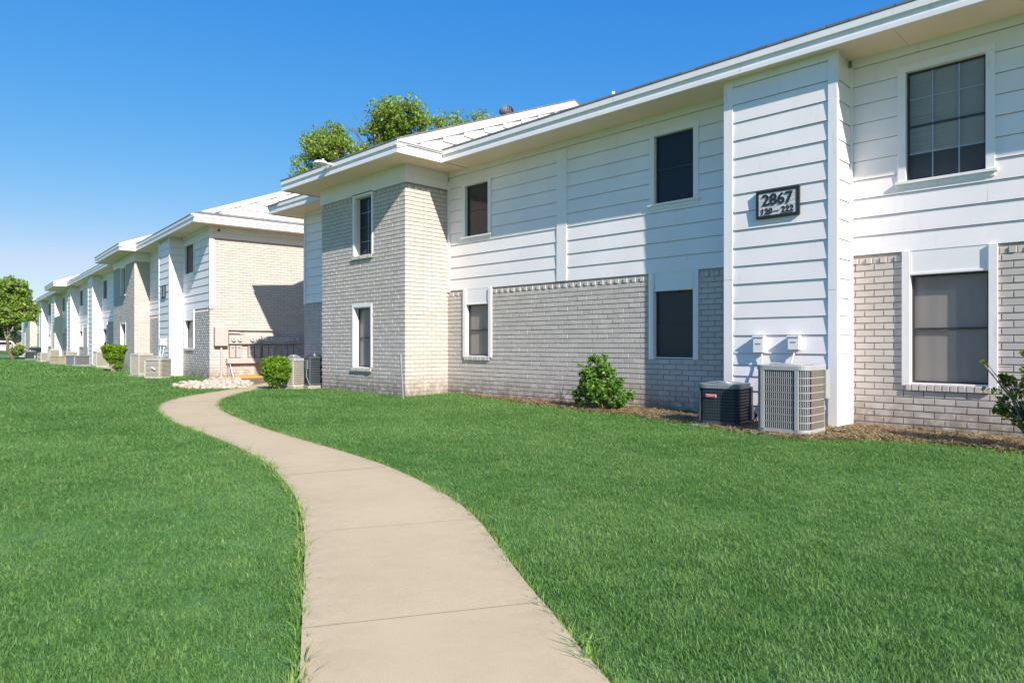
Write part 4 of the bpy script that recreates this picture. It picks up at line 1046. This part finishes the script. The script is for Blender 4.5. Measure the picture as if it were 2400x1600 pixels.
p2,_=lawn_points(lambda d:420*min(1,(4/d)**1.1),.3,12,11,62,308)     # behind and beside the camera
p=np.concatenate([p,p2])
d=np.linalg.norm(p,axis=1); sc=rs.uniform(.75,1.25,len(p))*(1+np.clip((d-5)/12,0,1.6))
hs_=np.array([1.0+.25*noise.noise(Vector((a*1.2,b*1.2,0))) for a,b in p]); sc*=hs_
tv_,tf_=tuft_geo(20,.021,.048,.0028,3,lean=1.0)
z=np.full(len(p),-.012)
o=scatter('grass',np.column_stack([p,z]),sc,GRASS,tv_,tf_,1); tag(o,kind='stuff',label='mown green lawn grass on both sides of the path',cat='grass')
p,rs=lawn_points(lambda d:26*min(1,(40/d)**1.5),30,95,2)
o=scatter('grass',np.column_stack([p,np.full(len(p),-.012)]),rs.uniform(2.6,4.2,len(p)),GRASS,*tuft_geo(14,.03,.07,.008,4,lean=.9),2); tag(o,kind='stuff',label='distant mown grass toward the fence',cat='grass')
# ragged longer grass leaning over the path edges and round the beds
rs=np.random.RandomState(9); ep=[];es=[]
for E,side in ((A,1),(B,-1)):
    for i in range(60,500):
        a=E[i]; t=E[min(i+1,519)]-E[i-1]; t/=np.linalg.norm(t)+1e-9; nrm=np.array([-t[1],t[0]])*side
        dist=np.linalg.norm(a); n=int(3 if dist<8 else 2)
        for _ in range(n):
            nz=noise.noise(Vector((a[0]*3,a[1]*3,1)))
            q=a+t*rs.uniform(-.04,.04)+nrm*rs.uniform(-.008,.03); ep.append((q[0],q[1],-.012)); es.append(rs.uniform(.6,1.2)*(1.1+.9*max(0,nz)))
for i in range(0,len(se)-1):
    (x0,y0),(x1,y1)=se[i],se[i+1]; L=math.hypot(x1-x0,y1-y0)
    if y0<-5: continue
    for _ in range(int(L*95)):
        f=rs.rand(); ep.append((x0+(x1-x0)*f+rs.normal()*.07,y0+(y1-y0)*f+rs.normal()*.03,-.008)); es.append(rs.uniform(.6,1.5))
for i in range(len(poly)):
    (x0,y0),(x1,y1)=poly[i-1],poly[i]; L=math.hypot(x1-x0,y1-y0)
    for _ in range(int(L*60)):
        f=rs.rand(); ep.append((x0+(x1-x0)*f+rs.normal()*.06,y0+(y1-y0)*f+rs.normal()*.06,-.006)); es.append(rs.uniform(.7,1.5))
o=scatter('edge_grass',np.array(ep),np.array(es),GRASSY,*tuft_geo(6,.052,.022,.0042,6,lean=1.25),3,tilt=.5); tag(o,kind='stuff',label='longer yellow-green grass fringing the path and beds',cat='grass')
# a few long single tufts flopping over the concrete
fl=[];fs=[]
for i in range(60,430,1):
    if rs.rand()<.04:
        fl.append((A[i][0],A[i][1],-.01)); fs.append(rs.uniform(1.3,2.4))
    if rs.rand()<.02: fl.append((B[i][0],B[i][1],-.01)); fs.append(rs.uniform(1.0,1.8))
o=scatter('edge_grass',np.array(fl),np.array(fs),GRASSY,*tuft_geo(7,.055,.02,.004,8,lean=1.6),4,tilt=.5); tag(o,kind='stuff',label='long stray grass blades flopping over the concrete',cat='grass')
# dry mulch chips and clods on the soil
mp=[];ms=[]
while len(mp)<14500:
    x=rs.uniform(8.8,11.0); y=rs.uniform(-4,13.2)
    if x>np.interp(y,sey,sex)+.0 and not (x>10.42 and 3.7<y<5.55):
        mp.append((x,y,.03+.02*rs.rand())); ms.append(rs.uniform(.4,1.5))
def chips():
    rnd=random.Random(4); v=[];f=[]
    for i in range(4):
        x,y=rnd.uniform(-.04,.04),rnd.uniform(-.04,.04); a=rnd.uniform(0,PI); L=rnd.uniform(.01,.028); w=rnd.uniform(.003,.006); b=len(v)
        c,s_=math.cos(a),math.sin(a); h=rnd.uniform(0,.012)
        v+=[(x-c*L-s_*w,y-s_*L+c*w,0),(x-c*L+s_*w,y-s_*L-c*w,0),(x+c*L+s_*w,y+s_*L-c*w,h),(x+c*L-s_*w,y+s_*L+c*w,h)]; f.append((b,b+1,b+2,b+3))
    return v,f
o=scatter('dry_mulch',np.array(mp),np.array(ms),STRAW,*chips(),5,tilt=.35); tag(o,kind='stuff',label='dry straw and bark chips over the soil below the brick wall',cat='mulch')

# ================================================================= CAMERA, SKY, SUN
cam=bpy.data.cameras.new('camera'); cam.lens=24; cam.sensor_width=36; cam.sensor_fit='HORIZONTAL'; cam.shift_y=7/2400; cam.clip_start=.05; cam.clip_end=3000
co=bpy.data.objects.new('camera',cam); C.objects.link(co); co.location=(0,0,1.25); co.rotation_euler=(PI/2,0,-math.radians(44.82)); scene.camera=co
sd=Vector((1,3.2,-2.15)).normalized()
sun=bpy.data.lights.new('sun','SUN'); sun.energy=4.15; sun.angle=math.radians(.53); sun.color=(1,.93,.83)
so=bpy.data.objects.new('sun',sun); C.objects.link(so); so.rotation_euler=sd.to_track_quat('-Z','Y').to_euler(); so.location=(-10,-10,30)
w=bpy.data.worlds.new('World'); scene.world=w; w.use_nodes=True; nt=w.node_tree
bg=nt.nodes['Background']; sk=nt.nodes.new('ShaderNodeTexSky'); sk.sky_type='NISHITA'; sk.sun_disc=False
sk.sun_elevation=math.asin(-sd.z); sk.sun_rotation=math.atan2(-sd.x,-sd.y); sk.air_density=1.0; sk.dust_density=.3; sk.ozone_density=4.0; sk.altitude=0
hs=nt.nodes.new('ShaderNodeHueSaturation'); hs.inputs['Saturation'].default_value=1.15; hs.inputs['Value'].default_value=1.0
nt.links.new(sk.outputs[0],hs.inputs['Color']); pass
# per-channel response: deeper azure overhead, paler blue at the horizon
sep=nt.nodes.new('ShaderNodeSeparateColor'); cmb=nt.nodes.new('ShaderNodeCombineColor'); nt.links.new(hs.outputs[0],sep.inputs[0])
KS=.161
for ch,(k0,a_,g_) in enumerate(((.92,1.22,1.42),(1.0,.655,.72),(1.12,.79,.26))):
    m1=nt.nodes.new('ShaderNodeMath'); m1.operation='MULTIPLY'; m1.inputs[1].default_value=KS*k0; nt.links.new(sep.outputs[ch],m1.inputs[0])
    m2=nt.nodes.new('ShaderNodeMath'); m2.operation='POWER'; m2.inputs[1].default_value=g_; nt.links.new(m1.outputs[0],m2.inputs[0])
    m3=nt.nodes.new('ShaderNodeMath'); m3.operation='MULTIPLY'; m3.inputs[1].default_value=a_/.14/1.60; nt.links.new(m2.outputs[0],m3.inputs[0]); chs=globals().setdefault('chs',[]); chs.append(m3.outputs[0])
def lim(op,a,b,k):
    m=nt.nodes.new('ShaderNodeMath'); m.operation='MULTIPLY'; m.inputs[1].default_value=k; nt.links.new(b,m.inputs[0])
    q=nt.nodes.new('ShaderNodeMath'); q.operation=op; nt.links.new(a,q.inputs[0]); nt.links.new(m.outputs[0],q.inputs[1]); return q.outputs[0]
nt.links.new(lim('MINIMUM',chs[0],chs[1],.775),cmb.inputs[0]); nt.links.new(chs[1],cmb.inputs[1]); nt.links.new(lim('MAXIMUM',chs[2],chs[1],1.12),cmb.inputs[2])
nt.links.new(cmb.outputs[0],bg.inputs['Color']); bg.inputs['Strength'].default_value=.14
vs=scene.view_settings; vs.view_transform='Standard'; vs.look='None'; vs.exposure=.80; vs.gamma=1
